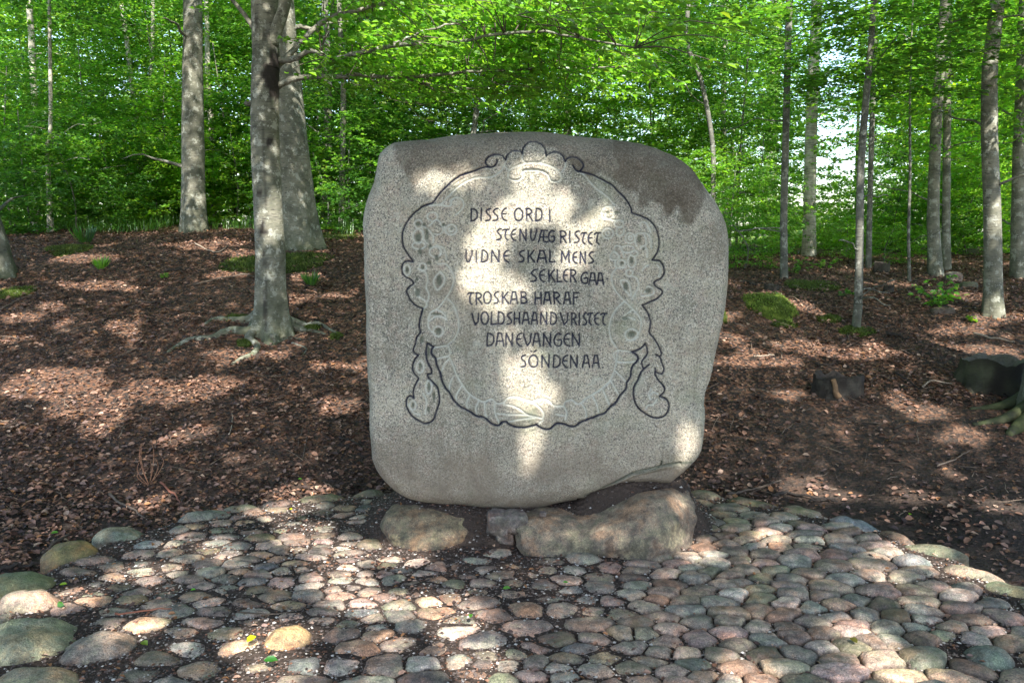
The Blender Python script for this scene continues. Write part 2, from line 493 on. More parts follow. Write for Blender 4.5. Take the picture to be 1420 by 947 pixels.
# ------------------------------------------------------------ leaves as meshes
def leaf_mesh(name, P, D, N, L, W, cols, mat, six=True, fold=0.25):
    """P base points, D long axis, N normal, L length, W width"""
    n = len(P)
    D = D / (np.linalg.norm(D, axis=1)[:, None] + 1e-9)
    S = np.cross(N, D); S /= np.linalg.norm(S, axis=1)[:, None] + 1e-9
    N = np.cross(D, S)
    L = np.broadcast_to(L, (n,))[:, None]; W = np.broadcast_to(W, (n,))[:, None]
    up = N * W * fold
    if six:
        V = np.stack([P, P + D*L*0.28 - S*W*0.42 + up*0.8, P + D*L*0.68 - S*W*0.45 + up, P + D*L - N*L*0.08,
                      P + D*L*0.68 + S*W*0.45 + up, P + D*L*0.28 + S*W*0.42 + up*0.8], 1)
        b = np.arange(n)[:, None] * 6
        F = np.concatenate([b + [[0, 1, 2, 3]], b + [[0, 3, 4, 5]]], 0)
        k = 6
    else:
        V = np.stack([P, P + D*L*0.45 - S*W*0.5 + up, P + D*L, P + D*L*0.45 + S*W*0.5 + up], 1)
        F = np.arange(n * 4).reshape(n, 4); k = 4
    return make_mesh(name, V.reshape(-1, 3), F, mat, np.repeat(cols, k, 0), smooth=False)

def leaf_cols(n, r, lo=0.6, hi=1.35, yellow=0.15):
    b = r.uniform(lo, hi, n)
    c = np.stack([b * r.uniform(0.8, 1.15, n), b, b * r.uniform(0.7, 1.2, n)], 1)
    y = r.random(n) < yellow
    c[y] *= np.array([1.5, 1.15, 0.9])
    return c

def sprays(centers, az, length, per, r, leafL=0.07, droop=0.12, tilt=0.5):
    """flat beech sprays: each a drooping fan of leaves"""
    P, D, N = [], [], []
    ns = len(centers)
    t = r.uniform(0, 1, (ns, per)) ** 0.8
    s = r.uniform(-1, 1, (ns, per)) * 0.42 * (1 - 0.55 * t)
    L = np.broadcast_to(length, (ns,))[:, None]
    ca, sa = np.cos(az)[:, None], np.sin(az)[:, None]
    x = t * L * ca - s * L * sa
    y = t * L * sa + s * L * ca
    roll = r.uniform(-0.35, 0.35, (ns, 1)); pit = r.uniform(-0.15, 0.35, (ns, 1))
    z = -droop * L * t ** 2 - np.abs(s) * L * 0.12 + roll * s * L + pit * t * L + r.normal(0, 0.018, (ns, per))
    P = np.stack([x, y, z], -1) + centers[:, None, :]
    la = az[:, None] + np.sign(s) * r.uniform(0.3, 1.2, (ns, per))
    D = np.stack([np.cos(la), np.sin(la), r.uniform(-0.55, 0.15, (ns, per))], -1)
    N = np.stack([r.normal(0, tilt, (ns, per)) - roll * sa * 0 , r.normal(0, tilt, (ns, per)), np.ones((ns, per))], -1)
    P, D, N = P.reshape(-1, 3), D.reshape(-1, 3), N.reshape(-1, 3)
    n = len(P)
    LL = leafL * r.uniform(0.65, 1.2, n)
    return P, D, N, LL, LL * r.uniform(0.55, 0.72, n)

def crown_mesh(name, rx, rz, nspr, per, leafL, seed, mat, six=False, lo=0.6, hi=1.35):
    r = np.random.default_rng(seed)
    c = r.normal(0, 1, (nspr, 3)); c /= np.linalg.norm(c, axis=1)[:, None]
    c *= (r.uniform(0.12, 1, nspr) ** 0.55)[:, None]
    c[:, 0] *= rx; c[:, 1] *= rx; c[:, 2] *= rz
    c[:, 2] = np.round(c[:, 2] / (rz * 0.17)) * rz * 0.17 + r.normal(0, rz * 0.035, nspr)   # storeys
    keep = fbm(c[:, 0] / rx * 2.2, c[:, 1] / rx * 2.2, c[:, 2] / rz * 2.6, seed, 2) > -0.08
    c = c[keep]
    az = np.arctan2(c[:, 1], c[:, 0]) + r.normal(0, 0.7, len(c))
    P, D, N, L, W = sprays(c, az, rx * r.uniform(0.28, 0.5, len(c)), per, r, leafL)
    return leaf_mesh(name, P, D, N, L, W, leaf_cols(len(P), r, lo, hi), mat, six=six)

small = [crown_mesh('sapling_leaves', 1.3, 1.25, 270, 44, 0.072, 100 + i, M_leaf, lo=0.45, hi=1.5) for i in range(4)]
mid = [crown_mesh('crown_leaves', 2.3, 2.6, 420, 50, 0.095, 200 + i, M_leaf, lo=0.45, hi=1.5) for i in range(4)]
large = [crown_mesh('high_crown_leaves', 4.2, 4.8, 520, 46, 0.135, 300 + i, M_leaf_far) for i in range(3)]

# ------------------------------------------------------------ trees
def trunk_mesh(name, base, pts, radii, mat, seg=14, flare=0.8, flare_h=0.35, lobes=5, seed=0, moss=0.0, scars=(), extra=None, rings=40):
    """pts: world points of the trunk axis (first = base); mesh is written relative to base"""
    P = catmull(np.asarray(pts) - np.asarray(base), rings)
    u = np.linspace(0, 1, rings)
    # sample radii at even arc positions; extra rings near the ground
    z = P[:, 2]
    rad = np.interp(u, np.linspace(0, 1, len(radii)), radii)
    h = np.clip(z - z[0], 0, None)
    r = np.random.default_rng(seed)
    ph = r.uniform(0, 6.28)
    def rf(i, th):
        hh = h[i]
        fl = flare * np.exp(-hh / flare_h) * (0.55 + 0.45 * np.cos(lobes * th + ph + 0.6 * np.sin(2 * th)))
        return 1 + fl + 0.045 * vnoise(np.cos(th) * 1.5, np.sin(th) * 1.5, hh * 2.2 + seed, seed) + 0.02 * vnoise(np.cos(th) * 4, np.sin(th) * 4, hh * 9, seed + 3)
    V, Q, T = tube(P, rad, seg, rf)
    acc_V, acc_Q, acc_T = [V], [Q], [T]
    n = len(V)
    mossv = moss * np.exp(-np.clip(V[:, 2] - z[0], 0, None) / 0.25)
    scarv = np.zeros(n)
    for (cx, cy, cz, rx_, rz_, s) in scars:      # world coordinates
        d = ((V[:, 0] + base[0] - cx) / rx_) ** 2 + ((V[:, 2] + base[2] - cz) / rz_) ** 2
        d = d + 1.4 * fbm(V[:, 0] * 22, V[:, 1] * 22, V[:, 2] * 14, 5, 3)
        front = (V[:, 1] + base[1]) < cy
        scarv = np.maximum(scarv, s * np.clip(2.3 - d * 1.6, 0, 1) * front)
    fl = [mossv, scarv]
    for (pp, rr, sg) in (extra or []):
        v, q, t = tube(np.asarray(pp) - np.asarray(base), rr, sg)
        acc_V.append(v); acc_Q.append(q + n); acc_T.append(t + n)
        fl[0] = np.append(fl[0], np.zeros(len(v))); fl[1] = np.append(fl[1], np.zeros(len(v)))
        n += len(v)
    F = [tuple(q) for q in np.vstack(acc_Q).tolist()] + [tuple(t) for t in np.vstack(acc_T).tolist()]
    return make_mesh(name, np.vstack(acc_V), F, mat, None, {'moss': fl[0], 'scar': fl[1]})

def limbs(base, pts, radii, n, r, z0=0.45, reach=1.6, mat=None, lift=0.25):
    """random side limbs off the trunk axis, world coordinates"""
    P = catmull(pts, 60); out = []
    rad = np.interp(np.linspace(0, 1, 60), np.linspace(0, 1, len(radii)), radii)
    for k in range(n):
        i = int(r.uniform(z0, 0.97) * 59)
        az = r.uniform(0, 6.28); L = reach * r.uniform(0.5, 1.1)
        d = np.array([math.cos(az), math.sin(az), lift + r.uniform(-.2, .4)])
        a = P[i]; q = [a + d * L * t + np.array([0, 0, -0.18 * L * t * t]) + r.normal(0, 0.03, 3) * L * (t > 0) for t in np.linspace(0, 1, 6)]
        out.append((catmull(q, 9), np.linspace(rad[i] * 0.2, 0.005, 9), 5))
    return out

def tree(px, py, w, mids, wt, label, group=None, mat=None, Yfix=None, name='beech_tree', crowns=(), nl=6, seed=0, moss=0.3, flare=0.7,
         flare_h=0.35, lobes=5, top=9.0, reach=1.6, seg=14, lift=0.25, scars=(), extra=(), rings=46, cat='tree', z0=0.45):
    """px,py: foot in the photograph; w foot width px; mids: [(px,py)...] along the axis up to the frame top; wt: width px at the last one"""
    b = at(px, py) if Yfix is None else np.array([*on_plane_y(px, py, Yfix)[:1], Yfix, float(ground(on_plane_y(px, py, Yfix)[0], Yfix))])
    d = b[1]
    pts = [b + np.array([0, 0, -0.12])]
    for (mx, my) in mids: pts.append(on_plane_y(mx, my, d))
    last, prev = pts[-1], pts[-2]
    dirv = (last - prev) / np.linalg.norm(last - prev)
    dirv = dirv * np.array([0.5, 0.5, 1]); 
    pts.append(last + dirv * max(1.0, (top - last[2])))
    sc = d * CP / FPX
    r0, r1 = w * sc / 2, wt * sc / 2
    hts = np.array([p[2] for p in pts]); f = (hts - hts[0]) / (hts[-2] - hts[0])
    radii = [r0 + (r1 - r0) * min(v, 1) for v in f[:-1]] + [r1 * 0.45]
    # more knots near the foot so the flare is smooth
    k0, k1 = pts[0], pts[1]; hh = k1[2] - k0[2]
    ins = [t for t in (0.12, 0.24, 0.40, 0.65, 1.1) if t < hh * 0.85]
    pts = [k0] + [k0 + (k1 - k0) * (t / hh) for t in ins] + pts[1:]
    radii = [radii[0]] + [radii[0] + (radii[1] - radii[0]) * (t / hh) for t in ins] + radii[1:]
    r = np.random.default_rng(seed + 50)
    root = link(name, None, loc=b, label=label, cat=cat, group=group)
    ex = limbs(b, pts, radii, nl, r, z0, reach, lift=lift) + list(extra)
    me = trunk_mesh('trunk', b, pts, radii, mat or M_bark, seg, flare, flare_h, lobes, seed, moss, scars, ex, rings)
    link('trunk', me, root)
    for (mesh, off, s) in crowns:
        c = link('crown', mesh, root, loc=off)
        c.scale = s if hasattr(s, '__len__') else (s, s, s)
        c.rotation_euler.z = r.uniform(0, 6.28)
    return root, b, pts, radii

# ------------------------------------------------------------ the boulder
YF = 4.15
OUT_PX = [(527,215),(540,203),(565,196),(600,192),(640,186),(690,181),(740,180),(790,183),(830,191),(880,198),(910,205),(940,217),(960,232),
 (974,254),(990,275),(1002,300),(1008,325),(1007,360),(1002,395),(996,430),(990,470),(984,505),(977,530),(973,546),(974,575),(971,600),(967,625),
 (954,640),(940,655),(925,671),(885,676),(848,681),(812,692),(778,696),(740,703),(700,705),(665,701),(621,696),(573,692),(548,678),(530,656),
 (518,633),(516,600),(516,560),(513,520),(510,480),(509,430),(508,380),(506,330),(507,300),(512,275),(520,255),(524,235)]
CEN = on_plane_y(755, 440, YF)
def rel(theta_arr, ydepth):
    """outline radius about the centre for a silhouette lying at depth ydepth"""
    P = np.array([on_plane_y(a, b, ydepth) for a, b in OUT_PX])
    x, z = P[:, 0] - CEN[0], P[:, 2] - CEN[2]
    th = np.arctan2(z, x); o = np.argsort(th)
    # dense polygon for straight-line interpolation
    xs = np.concatenate([np.linspace(x[i], x[(i+1) % len(x)], 24, endpoint=False) for i in range(len(x))])
    zs = np.concatenate([np.linspace(z[i], z[(i+1) % len(z)], 24, endpoint=False) for i in range(len(z))])
    th = np.arctan2(zs, xs); rr = np.hypot(xs, zs); o = np.argsort(th)
    th, rr = th[o], rr[o]
    k = 9; rp = np.concatenate([rr[-k:], rr, rr[:k]])
    rr = np.convolve(rp, np.ones(2*k+1) / (2*k+1), 'valid')
    return np.interp(theta_arr, np.concatenate([th - 2*np.pi, th, th + 2*np.pi]), np.tile(rr, 3))

NG = 570
lin = np.linspace(-1, 1, NG)
S_, T_ = np.meshgrid(lin, lin)
rho = np.maximum(np.abs(S_), np.abs(T_))
# angle: keep square cells by stretching to the outline's near-square aspect
th = np.arctan2(T_ * 0.98, S_ * 0.93)
def lobe(a, c, w):
    d = (a - c + np.pi) % (2*np.pi) - np.pi
    return np.exp(-(d / w) ** 2)
def prof(th):
    w = 0.055 + 0.13 * lobe(th, np.pi/2, 0.75) + 0.11 * lobe(th, -np.pi/2, 0.6) + 0.07 * lobe(th, 0.75, 0.35)
    dr = 0.20 + 0.10 * lobe(th, np.pi/2, 0.8) + 0.07 * lobe(th, -np.pi/2, 0.7)
    return w, dr
def front(rho, th):
    w, dr = prof(th)
    Ro = rel(th, YF + 0.22)
    rb = 0.86
    inner = rho / rb * (1 - w)
    ph = np.clip((rho - rb) / (1 - rb), 0, 1) * np.pi / 2
    radf = np.where(rho < rb, inner, (1 - w) + w * np.sin(ph))
    y = np.where(rho < rb, 0, dr * (1 - np.cos(ph)) ** 1.15)
    y = y + 0.035 * radf ** 4
    return radf * Ro, y
rr, yy = front(rho, th)
BX = CEN[0] + rr * np.cos(th); BZ = CEN[2] + rr * np.sin(th); BY = YF + yy

# --- carving: a distance raster over the face, in millimetre-like photo units
GX0, GX1, GY0, GY1, RES = 540, 960, 180, 720, 2      # raster of the face plane
W_, H_ = (GX1 - GX0) * RES, (GY1 - GY0) * RES
D_ink = np.full((H_, W_), 99.0, np.float32); ID = np.full((H_, W_), -1, np.int32)
D_pale = np.full((H_, W_), 99.0, np.float32)
D_crack = np.full((H_, W_), 99.0, np.float32)
def stamp(D, pts, hw=1.0, idn=None, reach=9):
    for (ax, ay), (bx, by) in zip(pts[:-1], pts[1:]):
        x0 = max(int((min(ax, bx) - reach - GX0) * RES), 0); x1 = min(int((max(ax, bx) + reach - GX0) * RES) + 1, W_)
        y0 = max(int((min(ay, by) - reach - GY0) * RES), 0); y1 = min(int((max(ay, by) + reach - GY0) * RES) + 1, H_)
        if x1 <= x0 or y1 <= y0: continue
        xx = GX0 + (np.arange(x0, x1) + 0.5) / RES; yy_ = GY0 + (np.arange(y0, y1) + 0.5) / RES
        xx, yy_ = np.meshgrid(xx, yy_)
        ex, ey = bx - ax, by - ay
        t = np.clip(((xx - ax) * ex + (yy_ - ay) * ey) / (ex*ex + ey*ey + 1e-9), 0, 1)
        d = np.hypot(xx - ax - t*ex, yy_ - ay - t*ey) / hw
        sub = D[y0:y1, x0:x1]; m = d < sub
        sub[m] = d[m]
        if idn is not None: ID[y0:y1, x0:x1][m & (d < 4)] = idn
def smooth_px(P, k=6, closed=False):
    P = list(P)
    if len(P) < 3: return P
    return [tuple(q) for q in catmull(np.array(P, float), (len(P) - 1) * k + 1)]

# letters: strokes in a unit box, y up
def arc(cx, cy, rx, ry, a0, a1, n=14):
    a = np.radians(np.linspace(a0, a1, n))
    return [(cx + rx * math.cos(t), cy + ry * math.sin(t)) for t in a]
GL = {
 'D': [[(0.05, 0), (0.12, 1)], [(0.12, 1), (0.55, 0.97), (0.92, 0.78), (1.0, 0.5), (0.9, 0.2), (0.5, 0.02), (0.05, 0)]],
 'I': [[(0.5, 0), (0.55, 1)]],
 'S': [[(0.95, 1.0), (0.55, 0.96), (0.18, 0.8), (0.3, 0.62), (0.8, 0.4), (0.95, 0.22), (0.7, 0.05), (0.05, 0.0)]],
 'E': [arc(0.95, 0.5, 0.92, 0.5, 92, 268, 16), [(0.05, 0.53), (0.8, 0.55)]],
 'O': [arc(0.5, 0.5, 0.5, 0.5, 0, 360, 26)],
 'R': [[(0.1, 0), (0.1, 1)], [(0.0, 0.97), (0.55, 0.98), (0.9, 0.8), (0.75, 0.58), (0.2, 0.48)], [(0.4, 0.5), (1.0, 0.0)]],
 'T': [[(0.0, 0.86), (0.25, 0.97), (1.0, 0.97)], [(0.62, 0.95), (0.38, 0.5), (0.45, 0.15), (0.75, 0.0)]],
 't': [[(0.0, 0.86), (0.25, 0.97), (1.0, 0.97)], [(0.6, 0.97), (0.45, 0.5), (0.42, 0.0)]],
 'N': [[(0.05, 0), (0.08, 1)], [(0.08, 1), (0.92, 0.0)], [(0.92, 0), (0.95, 1)]],
 'U': [[(0.1, 1), (0.05, 0.4), (0.25, 0.02), (0.55, 0.1), (0.9, 0.6), (1.0, 1)]],
 'V': [[(0.0, 1), (0.5, 0.0)], [(0.5, 0.0), (0.85, 0.3), (0.95, 1)]],
 'A': [[(0.0, 0), (0.32, 1)], [(0.25, 1.0), (0.72, 1.0)], [(0.70, 1.0), (1.0, 0)], [(0.15, 0.36), (0.86, 0.36)]],
 'Æ': [[(0.0, 0), (0.28, 1)], [(0.25, 1.0), (0.95, 1.0)], [(0.15, 0.38), (0.9, 0.45)], [(0.56, 1.0), (0.52, 0.2), (0.7, 0.0), (1.0, 0.02)]],
 'G': [[(0.95, 0.95), (0.55, 1.0), (0.12, 0.75), (0.0, 0.4), (0.2, 0.08), (0.6, 0.0), (0.92, 0.1), (0.97, 0.48), (0.5, 0.48)]],
 'K': [[(0.1, 0), (0.1, 1)], [(0.9, 1), (0.15, 0.45)], [(0.35, 0.58), (1.0, 0)]],
 'L': [[(0.15, 1), (0.1, 0)], [(0.1, 0), (1.0, 0.03)]],
 'M': [[(0.05, 0), (0.1, 1)], [(0.1, 1), (0.55, 0.3)], [(0.55, 0.3), (0.95, 1)], [(0.95, 1), (0.98, 0)]],
 'B': [[(0.1, 0), (0.1, 1)], [(0.1, 1), (0.6, 0.98), (0.85, 0.8), (0.65, 0.58), (0.1, 0.52)], [(0.5, 0.54), (0.95, 0.35), (0.85, 0.1), (0.1, 0)]],
 'H': [[(0.08, 0), (0.08, 1)], [(0.95, 0), (0.92, 1)], [(0.08, 0.5), (0.93, 0.5)]],
 'F': [[(0.1, 0.0), (0.15, 0.97)], [(0.0, 0.95), (1.0, 0.98)], [(0.12, 0.52), (0.8, 0.55)]],
}
ROWS = [   # (y top, y bottom, letter, x0, x1)...
 (289.5, 306.5, [('D',652.7,661.5),('I',665.5,668.5),('S',673,680.3),('S',683,690.7),('E',695.5,702.7),('O',713.5,724.7),('R',729.4,738.2),('D',742.4,751.5)]),
 (292, 307.5, [('I',760.7,763.7)]),
 (318, 333, [('S',688.5,695),('T',697,706)]), (318.5, 334, [('E',708.5,716),('N',720.5,730),('U',735.7,744)]),
 (320, 335.5, [('Æ',747,760),('G',760.8,769)]), (321, 337, [('R',776.8,785.6),('I',788.5,791.5),('S',796.4,803.4)]), (323, 339, [('T',805.3,813),('E',815.4,821.7),('T',824.3,833)]),
 (348, 363.8, [('U',645.7,654.6),('I',658.5,661.5),('D',667.2,676),('N',681,692.6),('E',698.3,706),('S',719.2,726.8),('K',731.3,741.4),('A',745.2,757.9),('L',761.5,769.8)]),
 (348.8, 364.5, [('M',778,789.4)]), (350, 365.5, [('E',794.2,800.2),('N',804,812.2),('S',816,823)]),
 (374.4, 391, [('S',735.7,744),('E',748.4,756),('K',760.3,769.8),('L',771.7,779.3),('E',781,787.5),('R',790.7,799)]),
 (378, 393.4, [('G',806,814.8)]), (379, 394.7, [('A',816.7,826.8),('A',828,837)]),
 (406.5, 422.5, [('T',648.2,656.5),('R',659.6,668)]), (405.5, 421.5, [('O',670.4,680.8),('S',684.6,691),('K',695.8,705),('A',707.8,717.6),('B',721.7,731),('H',741.4,751),('A',754,763.8),('R',767.6,776.5),('A',781.8,791),('F',794.5,802)]),
 (435, 451, [('V',654,664)]), (433.6, 450, [('O',666.9,677),('L',680.3,688),('D',690,699.3),('S',702.7,709.7),('H',712.5,721),('A',724.3,733.8),('A',737,745.5),('N',749.2,758.7),('D',763,771.7)]),
 (434, 450.5, [('V',776.8,788),('R',792,799.6),('I',801.5,804.5),('S',807.8,813.5),('T',814.5,821.7),('E',824.3,830.6),('T',832.5,841.4)]),
 (462.8, 480, [('D',674.8,684.6),('A',687.5,698.3),('N',700.8,711),('E',716,723.6),('V',725.5,737),('A',739,749.2),('N',753.3,764),('G',768.5,778.6),('E',781.8,790.7),('N',793,804)]),
 (493, 509.7, [('S',722,729.3),('O',733.5,745.8),('N',750.8,762.2),('D',766.9,776.5),('E',780,787.5),('N',790.7,801),('A',807.8,817.6),('A',821.7,831)]),
]
nlet = 0
for (yt, yb, row) in ROWS:
    for (ch, x0, x1) in row:
        for st in GL[ch]:
            P = [(x0 + (x1 - x0) * a, yb + (yt - yb) * b) for a, b in st]
            P = smooth_px(P, 4) if len(P) > 3 else P
            stamp(D_ink, P, 1.05, nlet)
        nlet += 1
for (x, y) in ((736.4, 487.6), (835.7, 509.6), (842, 386.5)):
    stamp(D_ink, [(x, y), (x + 0.4, y)], 1.1, nlet); nlet += 1
stamp(D_ink, [(741, 488.5), (743.5, 486.3)], 1.0, nlet); nlet += 1

# painted contour of the wreath
INK = [
 [(688.6,221.5),(689.3,225),(686.5,229.3),(681.5,231.8),(676.6,230.4),(673.5,225.8),(674.5,220.8),(679.4,216.3),(687.9,214.2),(696.3,216.3),(701.3,222.3)],
 [(701.3,222.3),(703.4,215.2),(709,210.3),(716,208.9),(721.7,210.3),(724.2,213.5)],
 [(724.2,213.5),(725.2,206.8),(730.1,200.4),(737.2,197.6),(744.9,198.3),(751.3,201.8),(756.2,208.2),(757.6,216.6)],
 [(757.6,216.6),(761.1,213.1),(768.2,210.6),(775.2,211.7),(780.8,216.6),(783.7,223.7)],
 [(783.7,223.7),(787.2,219.2),(794.2,217.3),(802,219.4),(807.6,225.1),(808.7,230.7),(804.1,237.5),(798.5,235.6),(794.9,229.3)],
 [(681,232),(671,232.1),(654,238.4),(636.8,244.7),(622.6,255.5),(609.8,268.3),(599.8,282.2)],
 [(599.6,282.2),(589,285.4),(580.6,290.6),(572.2,298),(564.8,307.5),(559,320.2),(557.9,330.8),(560,343.4),(565.8,353),(572.7,362.5)],
 [(572.7,363.2),(565.8,362.1),(560,364.3),(557.2,370),(557.4,377.5),(561.6,383.8),(569,387.5),(573.4,392.8),(568,397.5),(563.7,402.8),(565.3,410.2),(570.6,418.7),(578,425),(586.4,428)],
 [(586.4,428),(583.8,436.6),(581.2,449.8),(582,456),(582.7,461.7)],
 [(582.7,461.7),(577.5,468.5),(575.9,477),(572.7,485.4),(575.9,490.7),(580.1,492.3)],
 [(580.1,492.3),(574.8,499.2),(572.2,508.7),(573.8,517.1),(580.1,524)],
 [(580.6,524.2),(575.9,533.7),(573.2,542.2),(574.3,551.7)],
 [(574.3,551.7),(569,548.7),(564.3,552.7),(563.2,560.1),(566.9,569.6),(573.2,577.6),(580.6,582.8),(589,586.5),(596.5,585),(601.8,580.2),(604.9,570.7),(607,564.9)],
 [(607,564.9),(609.7,555.9),(608.6,544.3),(605.5,535.8),(598.6,529),(593.8,523.2),(592.8,518.7)],
 [(592.8,518.7),(598,517.6),(598,511.8),(593.3,503.4),(590.7,492.8),(591.2,482.3),(592.8,475.9)],
 [(592.8,475.9),(600.7,481.2)],
 [(600.7,481.2),(598,485.4),(599.1,491.8),(603.9,497),(606,507.6),(610.7,518.2),(613.4,529.8),(618.7,539.3),(622.9,543.2),(630.3,555.9),(639.8,564.4),(649.3,569.1),(662,577),(666.8,576.8),(674.6,580.7),(682.5,587.5),(690.4,589.7),(696,585.2)],
 [(696,585.2),(701.7,584.6),(708.5,589.7),(718.6,592.5),(729.9,592.5),(742.8,588.6)],
 [(742.8,588.6),(750.1,593.1),(758,595.4),(764.8,593.1),(771.5,586.9),(781.7,587.5),(789.6,590.8),(797.5,590.8),(804.2,585.8),(821.3,578.9)],
 [(804.1,237.5),(820,242),(836.3,250),(848,256.3),(857.4,265.8),(867,275.3),(874.3,287),(876.4,295.4)],
 [(876.4,295.4),(891.2,300.7),(901.8,306.5),(909.7,317.6),(913.4,330.2),(913.4,341),(910.2,351.6),(903.9,360.6)],
 [(903.9,360.6),(914.5,362.2),(919.7,369.6),(920.3,379),(916.6,386),(910.2,389),(906.5,392.8),(910.2,398),(917.6,402.3),(916.6,408.6),(908,415.5),(889.7,423.2)],
 [(890.2,423.2),(894.4,428.4),(899,435.8),(901.8,448.5),(900.2,460.6),(908,470.7),(913.4,480.2),(917,489.7),(914.5,494.4),(909.2,491.8)],
 [(914.5,494.4),(920.3,510.6),(917.6,518.5),(909.2,515.8)],
 [(908.3,510.6),(908.6,519),(912.3,526.4),(920.3,535.9),(920.8,543.3),(914.5,549.1)],
 [(914.5,549.1),(924.5,553.8),(927.6,562.3),(926,570.7),(918.7,577.6),(908,579.2),(897.6,574.9),(888,568.6),(881.7,560.2),(878.6,549.6),(879,537),(884.4,527.4),(888,518.2),(893.3,510.8)],
 [(900.2,505.5),(893.3,510.8),(890.7,507.6),(890.2,500.2),(897,491.8),(897,482.3),(894.6,476)],
 [(894.6,476),(890.2,481.2),(883.8,485.4),(876,487.6)],
 [(876,487.6),(881.7,490.7),(884.4,496),(883.3,501),(878.6,505.3),(875.4,511.6),(874.3,522.2),(869,530.6),(868,539),(859.6,548.6),(853.2,559.1),(845.8,563.9),(838.4,572.8),(830,575.5),(821.3,578.9)],
]
for k, P in enumerate(INK):
    stamp(D_ink, smooth_px(P, 4), 1.12 if k not in (16, 17, 18, 28) else 1.45, 1000)
